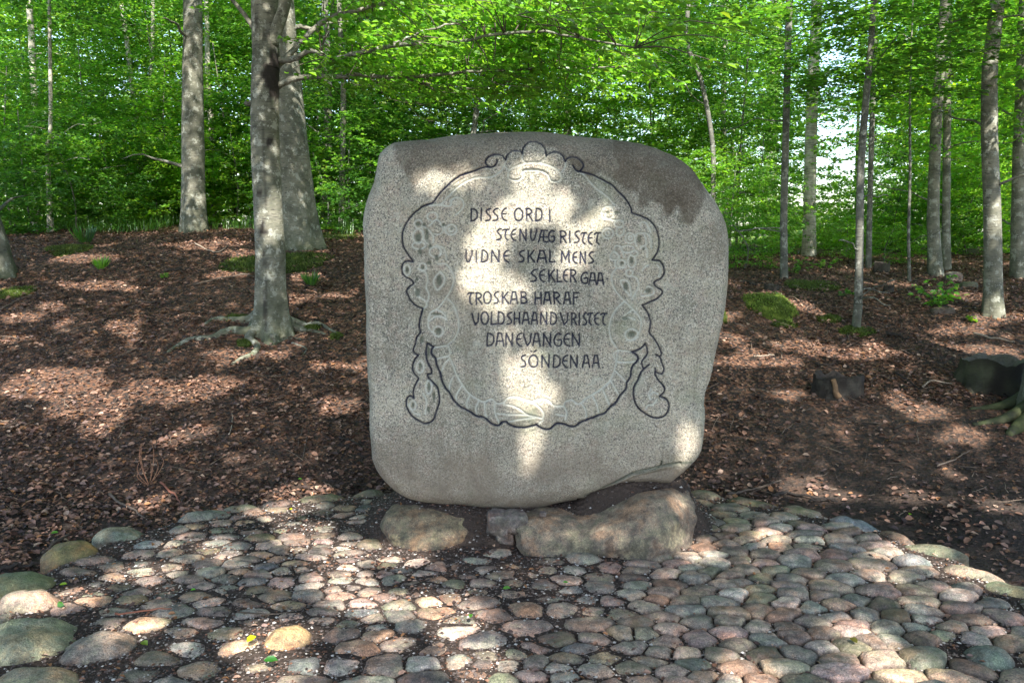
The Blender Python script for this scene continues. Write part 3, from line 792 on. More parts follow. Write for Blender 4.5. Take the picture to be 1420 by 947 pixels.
PALE = [
 [(611.3,283.8),(621.8,271.6),(639.7,255.5),(659.6,246.4),(679.6,245.5),(694,237),(699.5,228)],
 [(596.5,285.4),(609.2,284.3),(624,285.9),(626,278),(632.4,273.7),(639.8,275.8),(643,283.2),(638.7,291.7),(631.3,298)],
 [(585.9,312.8),(595.4,319.2),(600.7,327.6),(600.7,336)],[(584.9,313),(587,323),(588,332),(594.4,338.2),(597.5,342.4)],
 [(595,313),(605,304.5),(611.3,309.6),(614.5,319),(609,324.5),(601.8,324)],
 [(616,312),(618,322),(625,325.5),(632,322),(633,315),(629,311)],
 [(608,365.8),(617.6,365.8),(626,375.4),(629.2,385.9),(626,399.6),(618.7,412.3),(608,426),(597.5,432.4),(593.3,443)],
 [(610.2,376.4),(602.8,384.9),(601.8,392.3),(607,401.8),(615.5,392.3),(616,382.7),(610.2,376.4)],
 [(605,340),(614,343),(618,351),(618.5,360)],[(580,372),(590,377),(593,388),(591,398),(595,408),(593,418)],
 [(575,400),(580,410),(590,417),(592,424),(587,427)],
 [(595.4,440.8),(598.6,432.4),(606,429.2),(615.5,434.5),(619.7,443)],[(595.4,445),(602.8,439.3),(611.3,438.7),(618.7,441.9)],
 [(620.8,414.4),(628.2,421.8),(633.4,434.5),(635.8,447),(635,458),(630.3,468.5),(620.8,478)],
 [(595.4,440),(593.8,449.5),(596.5,456.9),(601,461)],
 [(600.7,481.7),(609,480.7),(619.7,479.6),(623.4,485.4),(622.9,492.8),(613.4,495),(605,497)],
 [(622.9,495),(627,503.4),(632.4,518.2),(640.8,533),(650.3,545.4),(661,552.7),(671.3,557),(681.4,553),(689.3,559.3),(698.3,558.2)],
 [(698.3,558.2),(705,551.4),(716.3,550.3),(727.6,554.2),(737.7,557),(749,565),(753.5,572.8),(752.4,579.6)],
 [(737.7,557),(745,554),(752.4,553),(761.4,556),(768.2,562.7),(781.7,563.2)],[(781.7,563.2),(784,557),(793,554.2),(802,559.9),(814,551),(833,539.4),(847,525.5),(853.9,504.6),(856.2,486)],
 [(699.4,560.4),(709.6,562),(719.7,566),(728.7,572.8),(738.9,576.2),(752.4,579.6)],
 [(689.3,572.3),(707.3,574),(727.6,574.5),(741,578.5)],[(706,583.5),(723,580.7),(743.4,578.5)],[(753.5,581.3),(744.5,588.6)],
 [(672.4,557),(672.4,567),(675.8,580.7)],[(687,557),(686,567),(689.3,578.5),(693.8,587.5)],
 [(771,573.4),(779.4,575),(785,576.2)],[(782.8,563.8),(785.6,571.7),(784,580)],
 [(623,543),(624,531),(629,521)],[(634,560),(633,547),(641,534)],[(650,569),(647,558),(652,547)],[(662,577),(660,565),(664,555)],
 [(611,518),(616,505),(622,498)],[(830,574),(828,562),(822,549)],[(846,563),(841,551),(836,540)],[(859,548),(853,538),(847,527)],[(869,531),(862,522),(853,514)],
 [(813,581),(812,568),(806,558)],
 [(840,295.4),(840.6,301.7),(848,304.9),(855.3,306)],[(836.3,296),(838,288),(843,286),(849,286.4)],
 [(855.3,317.6),(854.3,322.8),(858.5,327),(863.8,323.9),(864.8,317.6)],
 [(882.8,340.8),(880,334),(881.7,325),(889,322.8),(897,324),(901.8,331.3),(902.3,343)],[(892.3,323.9),(895.4,332.3),(894.4,339.7),(887,341.5)],
 [(887,313.3),(889,308),(895.4,309),(898.6,315.4),(902,322)],[(887,344),(892,340.5),(896.5,346),(897,356)],
 [(850,348.4),(845.8,355.8),(849,360),(855.3,360),(858.5,355.8),(854.3,350.5),(850,348.4)],[(851,348),(853,341),(859,341),(863,348),(865,356)],
 [(852.7,361),(853.2,368.5),(858.5,371.7),(865.9,370.6)],
 [(860.6,387.5),(866,388),(871,390.7),(873.3,399),(874.3,409.7),(865.9,401.2),(860.6,391.7),(860.6,387.5)],
 [(855,371),(848,381.2),(848.5,390.7),(853.2,402.3),(862.7,413.9),(875.4,426.6),(887,440),(888,452.7),(884.9,462.2),(877.5,469.6),(869,470.7)],
 [(876.4,382.2),(882.8,385.4),(884.9,394.9),(880.7,405.4),(875.4,413.9)],
 [(893.3,405.4),(897.6,397),(903.9,399),(906.5,404.4),(901.8,408.6),(889,409.7)],
 [(890.2,374.8),(893.3,369.6),(898.6,367.4)],[(911.3,367.4),(915.5,372.7),(913.4,382.2)],
 [(864.8,418),(855.3,426.6),(848,438.2),(845.3,448.5),(844.8,457),(848,470.7),(856.4,483.3)],[(875.4,429.5),(864.8,436.9)],[(863,441),(872,439.5),(880,442)],
 [(851.6,493.9),(851.6,489.7),(856.4,485.4),(864.8,486),(876,487.6)],[(851.6,493.9),(855.3,500.8),(872.2,501.3),(882,500)],
 [(704.8,246.2),(706.2,236.3),(718.9,229.3),(738.6,225),(759.7,228.6),(773.8,236.3),(778.7,244.8),(773.8,251.8),(764,250.4),(759.7,242),(749.9,237),(735.8,235.6),(724.5,237.7),(724.5,244.8),(718.9,249.7),(710.4,249.7),(704.8,246.2)],
 [(757.6,216.6),(754,222.5),(747,226)],[(724.2,213.5),(724,221),(729,226)],[(701.3,222.3),(700,230),(706,236)],[(783.7,223.7),(784,231),(779,238)],
 [(804,238),(812,244),(818,252),(828,262),(842,272),(852,284)],
 [(561.5,558),(568,562),(574,571),(583,574)],[(588,545),(592,556),(590,572)],[(900,548),(905,543),(911,545)],[(895,566),(898,561),(905,560),(911,552)],[(903,538),(899,545),(902,553)],
]
for P in PALE: stamp(D_pale, smooth_px(P, 4), 1.0)
def ring(cx, cy, rx, ry=None):
    ry = ry or rx
    return [(cx + rx * math.cos(a), cy + ry * math.sin(a)) for a in np.linspace(0, 2*np.pi, 18)]
for a in ((580,327.6,7,10),(580.6,310.7,5.5,6),(626,318,7,7),(626,318,3,3.2),(586.4,370,5,5.5),(564.8,374.3,4.5,7.5),(607.6,459,7,7),(842.7,295,8.5,8.5),(842.7,323.4,7.5,7),
          (842.7,323.4,3,3),(873.3,329.7,6.5,7),(873.3,329.7,2.5,2.8),(861.7,364.8,5,5),(875.4,362,5.5,8.5),(872.2,378,4.5,4.5),(875.4,463.3,9,8),(870,345,9,5),
          (604,349,8,7),(583,508,5,8),(595,536,4,9),(573,561,4.5,6.5),(581,340,9,5),(600,300,7,6),(879,351,5,4),(858,310,6,5)):
    stamp(D_pale, ring(*a), 1.0)
PITS = [(580,330,4.2,7),(579.5,311,3.2,3.2),(592,326,2.6,10),(596.5,341.5,2.4,2.6),(582.5,349,3,5),(605.5,358,3,4.5),(595,364.5,3.2,2.8),(586.4,371,2.6,2.6),(564.8,374.3,2.6,5),
        (578,387,2,3.4),(579,406,4,6),(609,389,4,8),(583,507,2.3,5),(573,561,2,3.6),(594.5,567,2,5),(595,536,2.4,6),(602,549,2,7),(842.7,295,2.3,2.3),(607.6,459,4.5,4.5),
        (626,317,1.8,2),(605,435.5,8,2),(588,312,3,2.5),(615,312,2.4,2.6),(875.5,463,5.5,4.5),(898,403,4.5,3.5),(867,397,3.5,6),(875.4,361,2.6,5.5),(861.7,365,2.3,2.3),(855,295,4,2),(886,332,3,6),
        (585,471,3,5),(594,487,2,7),(866,441,5,2.5),(892,345,2,2.5)]
stamp(D_crack, smooth_px([(980,640),(955,641),(925,645),(905,650),(880,656),(860,666),(850,672),(830,683),(812,690)], 5), 1.0)
stamp(D_crack, smooth_px([(880,658),(900,655),(915,648),(918,640)], 5), 0.7)
def sample(D, px, py, fill):
    fx = (px - GX0) * RES - 0.5; fy = (py - GY0) * RES - 0.5
    ix = np.clip(np.floor(fx).astype(int), 0, W_ - 2); iy = np.clip(np.floor(fy).astype(int), 0, H_ - 2)
    u = np.clip(fx - ix, 0, 1); v = np.clip(fy - iy, 0, 1)
    o = (D[iy, ix]*(1-u)*(1-v) + D[iy, ix+1]*u*(1-v) + D[iy+1, ix]*(1-u)*v + D[iy+1, ix+1]*u*v)
    o[(fx < 0) | (fy < 0) | (fx > W_-1) | (fy > H_-1)] = fill
    return o
bpx, bpy_ = to_px(np.stack([BX.ravel(), BY.ravel(), BZ.ravel()], 1))
fz = lambda s, o=3, sd=0: fbm(BX * s, BY * s, BZ * s, sd, o)
low_n = 0.022 * fz(1.6, 3, 21) + 0.006 * fz(8, 3, 22)
hi_n = 0.0022 * fz(38, 3, 23)
dI = sample(D_ink, bpx + 0.4 * vnoise(BX*60, 0, BZ*60, 4).ravel(), bpy_ + 0.4 * vnoise(BX*60, 5, BZ*60, 8).ravel(), 99).reshape(BX.shape)
dP = sample(D_pale, bpx, bpy_, 99).reshape(BX.shape)
dC = sample(D_crack, bpx, bpy_, 99).reshape(BX.shape)
pit = np.zeros_like(BX)
qx, qy = bpx.reshape(BX.shape), bpy_.reshape(BX.shape)
for (cx, cy, ax, ay) in PITS:
    d = ((qx - cx) / ax) ** 2 + ((qy - cy) / ay) ** 2
    pit = np.maximum(pit, np.clip(1.35 - d, 0, 1))
depth = 0.0075 * np.clip(1.25 - dI, 0, 1) + 0.0052 * np.exp(-(dP / 0.95) ** 2) - 0.0022 * np.exp(-((dP - 2.8) / 1.3) ** 2) \
        + 0.007 * pit + 0.016 * np.exp(-(dC / 1.3) ** 2) * (qx < 945) - 0.0035 * np.exp(-((dI - 3.2) / 2.0) ** 2) * (ID[np.clip(((qy-GY0)*RES).astype(int),0,H_-1), np.clip(((qx-GX0)*RES).astype(int),0,W_-1)] == 1000)
# the ornament is carved in rounded relief
REL = [
 [(600.7,481.2),(598,485.4),(599,491.8),(604,497),(606,507.6),(610.7,518.2),(613.4,529.8),(618.7,539.3),(630.3,555.9),(639.8,564.4),(649.3,569.1),(662,577),(674.6,580.7),(682.5,587.5),(690.4,589.7),(696,585.2),(708.5,589.7),(729.9,592.5),(742.8,588.6),(758,595.4),(771.5,586.9),(797.5,590.8),(804.2,585.8),(821.3,578.9),(838.4,572.8),(845.8,563.9),(859.6,548.6),(868,539),(874.3,522.2),(878.6,505.3),(884.4,496),(881.7,490.7),(876,487.6),
  (856.2,486),(853.9,504.6),(847,525.5),(833,539.4),(814,551),(802,559.9),(793,554.2),(784,557),(781.7,563.2),(768.2,562.7),(761.4,556),(752.4,553),(737.7,557),(716.3,550.3),(705,551.4),(698.3,558.2),(689.3,559.3),(681.4,553),(671.3,557),(661,552.7),(650.3,545.4),(640.8,533),(632.4,518.2),(622.9,495),(619.7,480)],
 INK[6] + INK[7] + INK[8] + [(592.8,475.9),(600.7,481.2),(619.7,479),(630,468.5),(635,458),(633.4,434.5),(620.8,414.4),(629,386),(617.6,365.8),(618.5,352),(609,340),(600,325),(625,325.5),(633,315),(640,290),(643,280),(632,273.7),(611,283)],
 INK[20] + INK[21] + INK[22] + [(890.2,423.2),(899,435.8),(901.8,448.5),(894.6,476),(876,487.6),(856.4,483.3),(844.8,457),(848,438),(862,414),(848.5,390.7),(852.7,372.7),(845,358),(850,348),(848,335),(835,323),(838,300),(834,290),(849,286)],
 INK[9] + INK[10] + INK[11] + INK[12] + INK[13] + INK[14],
 INK[25][::-1] + INK[24][::-1],
 PALE[[i for i, p_ in enumerate(PALE) if p_[0] == (704.8,246.2)][0]],
 INK[2] + [(754,222.5),(742,226),(729,224)], INK[1] + [(722,222),(712,228),(702,226)], INK[3] + [(778,228),(768,230),(758,222)],
]
relief = np.zeros_like(BX)
for P_ in REL:
    P_ = np.array(P_, float); m_ = (qx > P_[:, 0].min() - 2) & (qx < P_[:, 0].max() + 2) & (qy > P_[:, 1].min() - 2) & (qy < P_[:, 1].max() + 2)
    relief[m_] = np.maximum(relief[m_], np.sqrt(np.clip(-poly_sd(qx[m_], qy[m_], P_) / 9.0, 0, 1)))
depth = depth - 0.0095 * relief
below = np.clip((qy - np.interp(qx, [811, 850, 880, 925, 975], [692, 675, 660, 648, 642])) / 5, 0, 1) * (qx > 800)
disp = low_n + hi_n - depth - 0.03 * below * (1 - sstep(900, 950, qx))
P0 = np.stack([BX, BY, BZ], -1)
du = np.gradient(P0, axis=1); dv = np.gradient(P0, axis=0)
Nn = np.cross(du, dv); Nn /= np.linalg.norm(Nn, axis=2)[..., None] + 1e-12
if Nn[NG//2, NG//2, 1] > 0: Nn = -Nn
PB = P0 + Nn * disp[..., None]
du = np.gradient(PB, axis=1); dv = np.gradient(PB, axis=0)
NB = np.cross(du, dv); NB /= np.linalg.norm(NB, axis=2)[..., None] + 1e-12
if NB[NG//2, NG//2, 1] > 0: NB = -NB
ink = np.clip(1.55 - dI, 0, 1)
STAIN = [(540,150),(548,222),(560,236),(572,262),(590,246),(604,236),(640,250),(664,240),(680,222),(706,208),(735,200),(765,206),(790,222),(812,246),(830,238),(850,252),(866,262),
         (880,268),(890,290),(904,276),(916,284),(926,304),(936,286),(946,306),(958,312),(972,296),(980,268),(975,245),(995,225),(985,150)]
sd = poly_sd(qx + 7 * fz(14, 3, 31), qy + 9 * fz(14, 3, 32), STAIN)
stain = np.clip(0.5 - sd / 6, 0, 1) * np.where(qx > 850, 1.0, 0.8) * (0.9 + 0.35 * fz(6, 3, 33))
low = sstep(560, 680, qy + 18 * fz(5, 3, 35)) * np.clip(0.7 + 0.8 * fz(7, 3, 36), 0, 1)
low = np.maximum(low, 0.9 * below)  # shaded underside below the crack painted dark
# back half: rings running from the outline to the middle of the rear
edge_idx = np.concatenate([np.arange(NG-1), NG-1 + NG*np.arange(NG-1), NG*NG-1 - np.arange(NG-1), NG*(NG-1) - NG*np.arange(NG-1)])
ev = PB.reshape(-1, 3)[edge_idx]
c0 = np.array([CEN[0], YF + 0.82, CEN[2]])
VB = [PB.reshape(-1, 3)]; NBK = 14
for k in range(1, NBK + 1):
    a = k / NBK * np.pi / 2
    f = math.cos(a) ** 0.55
    ring_ = np.empty_like(ev)
    ring_[:, 0] = c0[0] + (ev[:, 0] - c0[0]) * f
    ring_[:, 2] = c0[2] + (ev[:, 2] - c0[2]) * f
    ring_[:, 1] = ev[:, 1] + (c0[1] - ev[:, 1]) * math.sin(a) ** 1.1
    s_ = 0.03 * fbm(ring_[:, 0] * 2, ring_[:, 1] * 2, ring_[:, 2] * 2, 40, 3)
    ring_[:, 1] += s_ * math.sin(a)
    VB.append(ring_)
VBm = np.vstack(VB)
ne = len(edge_idx)
FB = [grid_faces(NG, NG)]
prev = edge_idx
for k in range(NBK):
    cur = NG * NG + k * ne + np.arange(ne)
    FB.append(np.stack([prev, cur, np.roll(cur, -1), np.roll(prev, -1)], 1))
    prev = cur
FBm = np.vstack(FB)
nb = len(VBm) - NG * NG
ext = lambda a, v=0.0: np.concatenate([a.ravel(), np.full(nb, v)])
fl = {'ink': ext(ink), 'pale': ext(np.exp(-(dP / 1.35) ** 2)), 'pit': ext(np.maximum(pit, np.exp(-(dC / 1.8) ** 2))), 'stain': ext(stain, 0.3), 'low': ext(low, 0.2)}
nb_norm = VBm[NG*NG:] - np.array([CEN[0], YF + 0.35, CEN[2]])
nb_norm /= np.linalg.norm(nb_norm, axis=1)[:, None] + 1e-9
ALLN = np.vstack([NB.reshape(-1, 3), nb_norm])
# every face belongs to the stone itself or to one carved letter / contour
fid = np.full(len(FBm), -1)
nf = (NG - 1) ** 2
cxp, cyp = bpx[FBm[:nf]].mean(1), bpy_[FBm[:nf]].mean(1)
inkf = ink.ravel()[FBm[:nf]].max(1)
iy = ((cyp - GY0) * RES).astype(int); ix = ((cxp - GX0) * RES).astype(int)
ok = (iy >= 0) & (iy < H_) & (ix >= 0) & (ix < W_) & (inkf > 0.02)
tmp = np.full(nf, -1); tmp[ok] = ID[iy[ok], ix[ok]]
fid[:nf] = tmp
def sub_mesh(name, faces, org):
    used, inv = np.unique(faces.ravel(), return_inverse=True)
    return make_mesh(name, VBm[used] - org, inv.reshape(faces.shape), M_granite, None, {k: v[used] for k, v in fl.items()}, normals=ALLN[used])
BO = np.array([CEN[0], 4.45, 0.15])
boulder = link('memorial_boulder', None, loc=BO, label='upright grey granite memorial boulder with carved inscription inside a wreath of ornament', cat='memorial stone')
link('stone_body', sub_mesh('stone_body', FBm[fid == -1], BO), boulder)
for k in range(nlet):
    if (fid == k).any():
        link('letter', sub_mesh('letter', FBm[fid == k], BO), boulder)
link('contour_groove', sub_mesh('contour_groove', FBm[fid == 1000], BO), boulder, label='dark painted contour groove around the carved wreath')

# ------------------------------------------------------------ footing stones and soil
def lump(name, c, r, seed, col, parent=None, moss=0.0, nu=44, nv=26, power=0.62, amp=0.08, prof_fn=None, mat=None, **kw):
    """a rounded boulder: squared-off ball with relief; c centre, r half sizes"""
    u = np.linspace(0, 2*np.pi, nu, endpoint=False); v = np.linspace(-np.pi/2, np.pi/2, nv)
    U, Vv = np.meshgrid(u, v)
    sp = lambda a, p: np.sign(a) * np.abs(a) ** p
    x = sp(np.cos(Vv), power) * sp(np.cos(U), power); y = sp(np.cos(Vv), power) * sp(np.sin(U), power); z = sp(np.sin(Vv), power)
    k = 1 + amp * 2.2 * fbm(x*1.3 + seed, y*1.3, z*1.3, seed, 3) + amp * 0.35 * fbm(x*5, y*5, z*5, seed+1, 3)
    P = np.stack([x*k*r[0], y*k*r[1], z*k*r[2]], -1).reshape(-1, 3)
    if prof_fn is not None: P = prof_fn(P)
    i, j = np.meshgrid(np.arange(nv-1), np.arange(nu), indexing='ij')
    a = i*nu + j; b = i*nu + (j+1) % nu
    F = np.stack([a, b, b+nu, a+nu], -1).reshape(-1, 4)
    top = np.clip(P[:, 2] / (r[2] + 1e-6), 0, 1)
    me = make_mesh(name, P, F, mat or M_rock, np.broadcast_to(np.array(col, float), (len(P), 3)), {'moss': np.full(len(P), moss) * (0.4 + 0.6 * top)})
    return link(name, me, parent, loc=c, **kw)

def foot_r(P):
    x = P[:, 0]
    P = P.copy()
    P[:, 2] *= 0.84 + 0.74 * sstep(-0.12, 0.38, x) + 0.05 * np.sin(x * 14)
    P[:, 2] -= 0.35 * np.clip(-P[:, 1] - 0.10, 0, 1) * (P[:, 2] > 0)
    P[:, 1] += -0.03 * np.sin(x * 9) + 0.05 * sstep(0.3, 0.45, x)
    return P
lump('footing_stone', (-0.45, 4.29, -0.02), (0.275, 0.25, 0.158), 5, (0.185, 0.15, 0.10), power=0.68, amp=0.10, nu=60, nv=34,
     label='smaller rounded granite footing stone under the left end of the memorial boulder', cat='stone')
lump('footing_stone', (0.50, 4.20, -0.01), (0.475, 0.27, 0.18), 8, (0.195, 0.16, 0.12), power=0.55, amp=0.11, nu=80, nv=40, prof_fn=foot_r,
     label='larger long granite footing stone with raised right end under the memorial boulder', cat='stone')
for k, (x, z, rx, rz, s, lab) in enumerate(((-0.075, 0.105, 0.06, 0.06, 31, 'left pale cracked wedge stone packed under the middle of the boulder'),
                                    (0.015, 0.115, 0.065, 0.055, 33, 'right pale cracked wedge stone packed under the middle of the boulder'),
                                    (-0.04, 0.045, 0.05, 0.035, 35, 'small pale chip of stone below the two wedge stones'),
                                    (0.165, 0.165, 0.018, 0.014, 37, 'tiny light pebble wedged below the boulder bottom edge'))):
    lump('wedge_stone', (x, 4.13 if k < 3 else 4.11, z), (rx, 0.07 if k < 3 else 0.02, rz), s, (0.17, 0.145, 0.135), power=0.32, amp=0.16, nu=22, nv=14, label=lab, cat='stone')

# ------------------------------------------------------------ cobbled paving
pave = link('cobbled_pavement', None, loc=(0, 3, 0), kind='structure', label='oval cobblestone paving round the boulder')
FAM = np.array([(0.20, 0.185, 0.165), (0.155, 0.165, 0.15), (0.24, 0.185, 0.155), (0.17, 0.125, 0.095), (0.28, 0.185, 0.115), (0.13, 0.15, 0.165), (0.23, 0.165, 0.155),
                (0.15, 0.155, 0.105), (0.27, 0.25, 0.22), (0.185, 0.15, 0.13), (0.14, 0.11, 0.10), (0.20, 0.195, 0.18), (0.25, 0.18, 0.15), (0.21, 0.165, 0.13)])
def dome(poly_r, n, c, h, r, seed, tilt=0.05, sink=0.05, p=2.6, rings=(1.0, 0.965, 0.88, 0.74, 0.52, 0.27)):
    """rounded cobble from a radial outline (n samples)"""
    th = np.linspace(0, 2*np.pi, n, endpoint=False)
    V = []
    tx, ty = r.normal(0, tilt, 2)
    for f in rings:
        z = h * (1 - f ** p) - (sink if f == 1.0 else 0)
        x, y = poly_r * f * np.cos(th), poly_r * f * np.sin(th)
        V.append(np.stack([x, y, np.full(n, z) + tx * x + ty * y], 1))
    V = np.vstack(V + [np.array([[0, 0, h]])])
    V[:, 2] += 0.34 * h * fbm(V[:, 0] * 11 + seed, V[:, 1] * 11, 0, seed % 97, 2)
    cut = h * r.uniform(0.72, 0.98) + r.normal(0, 0.07) * V[:, 0] + r.normal(0, 0.07) * V[:, 1]        # worn flat tread
    V[:, 2] = np.where(V[:, 2] > cut, cut + (V[:, 2] - cut) * 0.25, V[:, 2])
    V[:, 2] += (0.0028 * fbm(V[:, 0] * 45 + seed, V[:, 1] * 45, 0, seed % 91, 2)) * (V[:, 2] > -0.01)
    nr = len(rings)
    i, j = np.meshgrid(np.arange(nr - 1), np.arange(n), indexing='ij')
    a = i*n + j; b = i*n + (j+1) % n
    F = [tuple(q) for q in np.stack([a, b, b+n, a+n], -1).reshape(-1, 4).tolist()]
    F += [((nr-1)*n + k, (nr-1)*n + (k+1) % n, nr*n) for k in range(n)]
    return V, F
# seeds of the cells: relaxed random points
r = np.random.default_rng(4)
SX, SY = 1.0, 1.45
def inside(x, y, m):
    return poly_sd(x, y, RIM) < -m
pts = []
cand = r.uniform([-2.6, 1.9 * SY], [2.6, 5.2 * SY], (12000, 2))
for c in cand:
    dmin = 0.105 + 0.04 * vnoise(c[0]*1.7, c[1]*1.7, 0, 3) + 0.11 * r.random() ** 1.8
    if pts:
        q = np.array(pts)
        if ((q[:, 0]-c[0])**2 + (q[:, 1]-c[1])**2).min() < dmin**2: continue
    pts.append(c)
pts = np.array(pts)
def cell(i, pts):
    c = pts[i]; d = pts - c; dd = (d**2).sum(1); o = np.argsort(dd)[1:22]
    P = [np.array([c[0] + a*0.35, c[1] + b*0.35]) for a, b in ((-1,-1),(1,-1),(1,1),(-1,1))]
    for j in o:
        m = (c + pts[j]) / 2; n = pts[j] - c
        out = []
        for k in range(len(P)):
            a, b = P[k], P[(k+1) % len(P)]
            sa, sb = np.dot(a-m, n), np.dot(b-m, n)
            if sa <= 0: out.append(a)
            if sa * sb < 0: out.append(a + (b-a) * (sa/(sa-sb)))
        P = out
        if len(P) < 3: return None
    return np.array(P)
for it in range(1):
    new = pts.copy()
    for i in range(len(pts)):
        P = cell(i, pts)
        if P is not None: new[i] = 0.6 * P.mean(0) + 0.4 * pts[i]
    pts = new
def in_foot(x, y):
    return ((abs(x + 0.455) < 0.27 and y > 3.97) or (-0.2 < x < 0.1 and y > 4.02) or (0.02 < x < 0.98 and y > 3.95)) and y < 4.95 or (-0.8 < x < 1.05 and 4.2 < y < 4.85)
big = []      # large stones set by hand along the edge: px, py, half width m, half depth m, height, colour, moss, label
def bs(px, py, hw, hd, h, rot, col, moss): big.append((*flat(px, py)[:2], hw, hd, h, R(rot), col, moss))
bs(38, 890, 0.20, 0.17, 0.085, 20, (0.27, 0.27, 0.19), 0.35)
bs(45, 955, 0.18, 0.13, 0.07, 5, (0.25, 0.22, 0.16), 0.3)
bs(38, 838, 0.15, 0.085, 0.07, 0, (0.30, 0.235, 0.185), 0.0)
bs(28, 812, 0.16, 0.12, 0.075, 25, (0.18, 0.19, 0.11), 0.6)
bs(96, 768, 0.14, 0.12, 0.08, 20, (0.20, 0.145, 0.07), 0.4)
bs(165, 743, 0.14, 0.085, 0.07, 10, (0.17, 0.19, 0.16), 0.3)
bs(138, 898, 0.145, 0.11, 0.065, 12, (0.23, 0.195, 0.16), 0.0)
bs(396, 886, 0.11, 0.085, 0.06, 10, (0.34, 0.23, 0.125), 0.0)
bs(1298, 763, 0.16, 0.07, 0.035, -30, (0.15, 0.15, 0.115), 0.25)
bs(1352, 796, 0.14, 0.06, 0.04, -32, (0.26, 0.21, 0.165), 0.1)
bs(1402, 818, 0.13, 0.07, 0.04, -35, (0.16, 0.17, 0.12), 0.25)
bs(282, 716, 0.16, 0.07, 0.05, 18, (0.19, 0.185, 0.16), 0.1)
bs(1372, 912, 0.085, 0.09, 0.055, 0, (0.15, 0.175, 0.15), 0.1)
BIGXY = np.array([(b[0], b[1]) for b in big])
cob = []
for i in range(len(pts)):
    x, y = pts[i, 0], pts[i, 1] / SY
    if y < 2.35 or not inside(np.array(x), np.array(y), 0.13) or in_foot(x, y): continue
    lx, ly = to_px((x, y, 0))
    if lx < -60 or lx > 1480 or ly > 1010: continue
    dbig = [(abs(x - b[0]) / (b[2] + 0.045)) ** 2 + (abs(y - b[1]) / (b[3] + 0.045)) ** 2 for b in big]
    if min(dbig) < 1: continue
    P = cell(i, pts)
    if P is None: continue
    P = P / np.array([SX, SY]); c = np.array([x, y])
    n = 22
    th = np.linspace(0, 2*np.pi, n*4, endpoint=False)
    rr_ = np.full(n*4, 1.0)
    for k in range(len(P)):       # distance from centre to the cell wall in each direction
        a, b = P[k] - c, P[(k+1) % len(P)] - c
        e = b - a; nx, ny = e[1], -e[0]
        L_ = math.hypot(nx, ny)
        if L_ < 1e-6: continue
        nx, ny = nx/L_, ny/L_
        dd = nx*a[0] + ny*a[1]
        if dd < 0: nx, ny, dd = -nx, -ny, -dd
        cs = nx*np.cos(th) + ny*np.sin(th)
        g_ = np.where(cs > 0.02, (dd - 0.0025 - 0.006 * r.random()) / np.maximum(cs, 0.02), 9)
        rr_ = np.minimum(rr_, g_)
    rr_ = np.clip(rr_, 0.02, 0.19)
    kk = 5
    rp = np.concatenate([rr_[-kk:], rr_, rr_[:kk]]); w = np.hanning(2*kk+3)[1:-1]; w /= w.sum()
    sm = np.convolve(rp, w, 'valid')
    sm = np.minimum(sm * 1.09, rr_ * 1.06)[::4]
    sm *= 1 + 0.10 * vnoise(np.cos(th[::4])*1.5, np.sin(th[::4])*1.5, i*3.1, 5) + 0.05 * vnoise(np.cos(th[::4])*4, np.sin(th[::4])*4, i*1.7, 6)
    cob.append((x, y, sm, n, i))
def size_px(c):
    a, b = to_px((c[0]-c[2].mean(), c[1], 0)); a2, b2 = to_px((c[0]+c[2].mean(), c[1], 0))
    return (a2 - a)[0] * (1 if -20 < a[0] < 1440 and b[0] < 960 else 0.2)
cob.sort(key=lambda c: -size_px(c))
rest = Acc()
for k, (x, y, sm, n, i) in enumerate(cob):
    rr2 = np.random.default_rng(i)
    h = 0.012 + 0.010 * rr2.random() + 0.11 * sm.mean() * rr2.uniform(0.6, 1.3)
    V, F = dome(sm, n, (x, y), h, rr2, i, tilt=0.07, p=rr2.uniform(2.4, 5.5))
    fam = FAM[rr2.integers(len(FAM))] * rr2.uniform(0.72, 1.25) * (1 + rr2.normal(0, 0.03, 3))
    fam = (fam * 0.58 + fam.mean() * np.array([1.04, 1.0, 0.93]) * 0.42) * np.array([1.04, 0.96, 0.90]) * rr2.uniform(1.0, 1.6)
    ms = 0.35 if (rr2.random() < 0.2 or y > 4.3) else 0.0
    z0 = -0.012 + 0.02 * float(fbm(x*0.8, y*0.8, 0, 77, 2)) + rr2.uniform(-0.006, 0.008)
    if k < 286:
        me = make_mesh('cobblestone', V, F, M_rock, np.broadcast_to(fam, (len(V), 3)), {'moss': np.full(len(V), ms)})
        link('cobblestone', me, pave, loc=(x, y - 3, z0))
    else:
        Q = np.array([f for f in F if len(f) == 4]); T = np.array([f for f in F if len(f) == 3])
        rest.add(V + np.array([x, y - 3, z0]), Q, T, fam)
if rest.n: link('small_cobbles', rest.mesh('small_cobbles', M_rock), pave, kind='stuff')
print('cobbles', len(cob))
def outline(hw, hd, n, seed, rr2, sq=0.8):
    th = np.linspace(0, 2*np.pi, n, endpoint=False)
    c, s = np.abs(np.cos(th)) / hw, np.abs(np.sin(th)) / hd
    p = 2.6
    o = (c**p + s**p) ** (-1/p)
    return o * (1 + 0.10 * vnoise(np.cos(th)*1.3, np.sin(th)*1.3, seed, 9))
for k, (x, y, hw, hd, h, rot, col, ms) in enumerate(big):
    rr2 = np.random.default_rng(900 + k)
    V, F = dome(outline(hw, hd, 28, k * 2.3, rr2), 28, (x, y), h, rr2, k, tilt=0.04, sink=0.08, p=2.4, rings=(1.0, 0.97, 0.9, 0.76, 0.56, 0.3))
    me = make_mesh('edge_stone', V, F, M_rock, np.broadcast_to(np.array(col, float), (len(V), 3)), {'moss': np.full(len(V), ms)})
    o = link('edge_stone', me, pave, loc=(x, y - 3, -0.012)); o.rotation_euler.z = rot
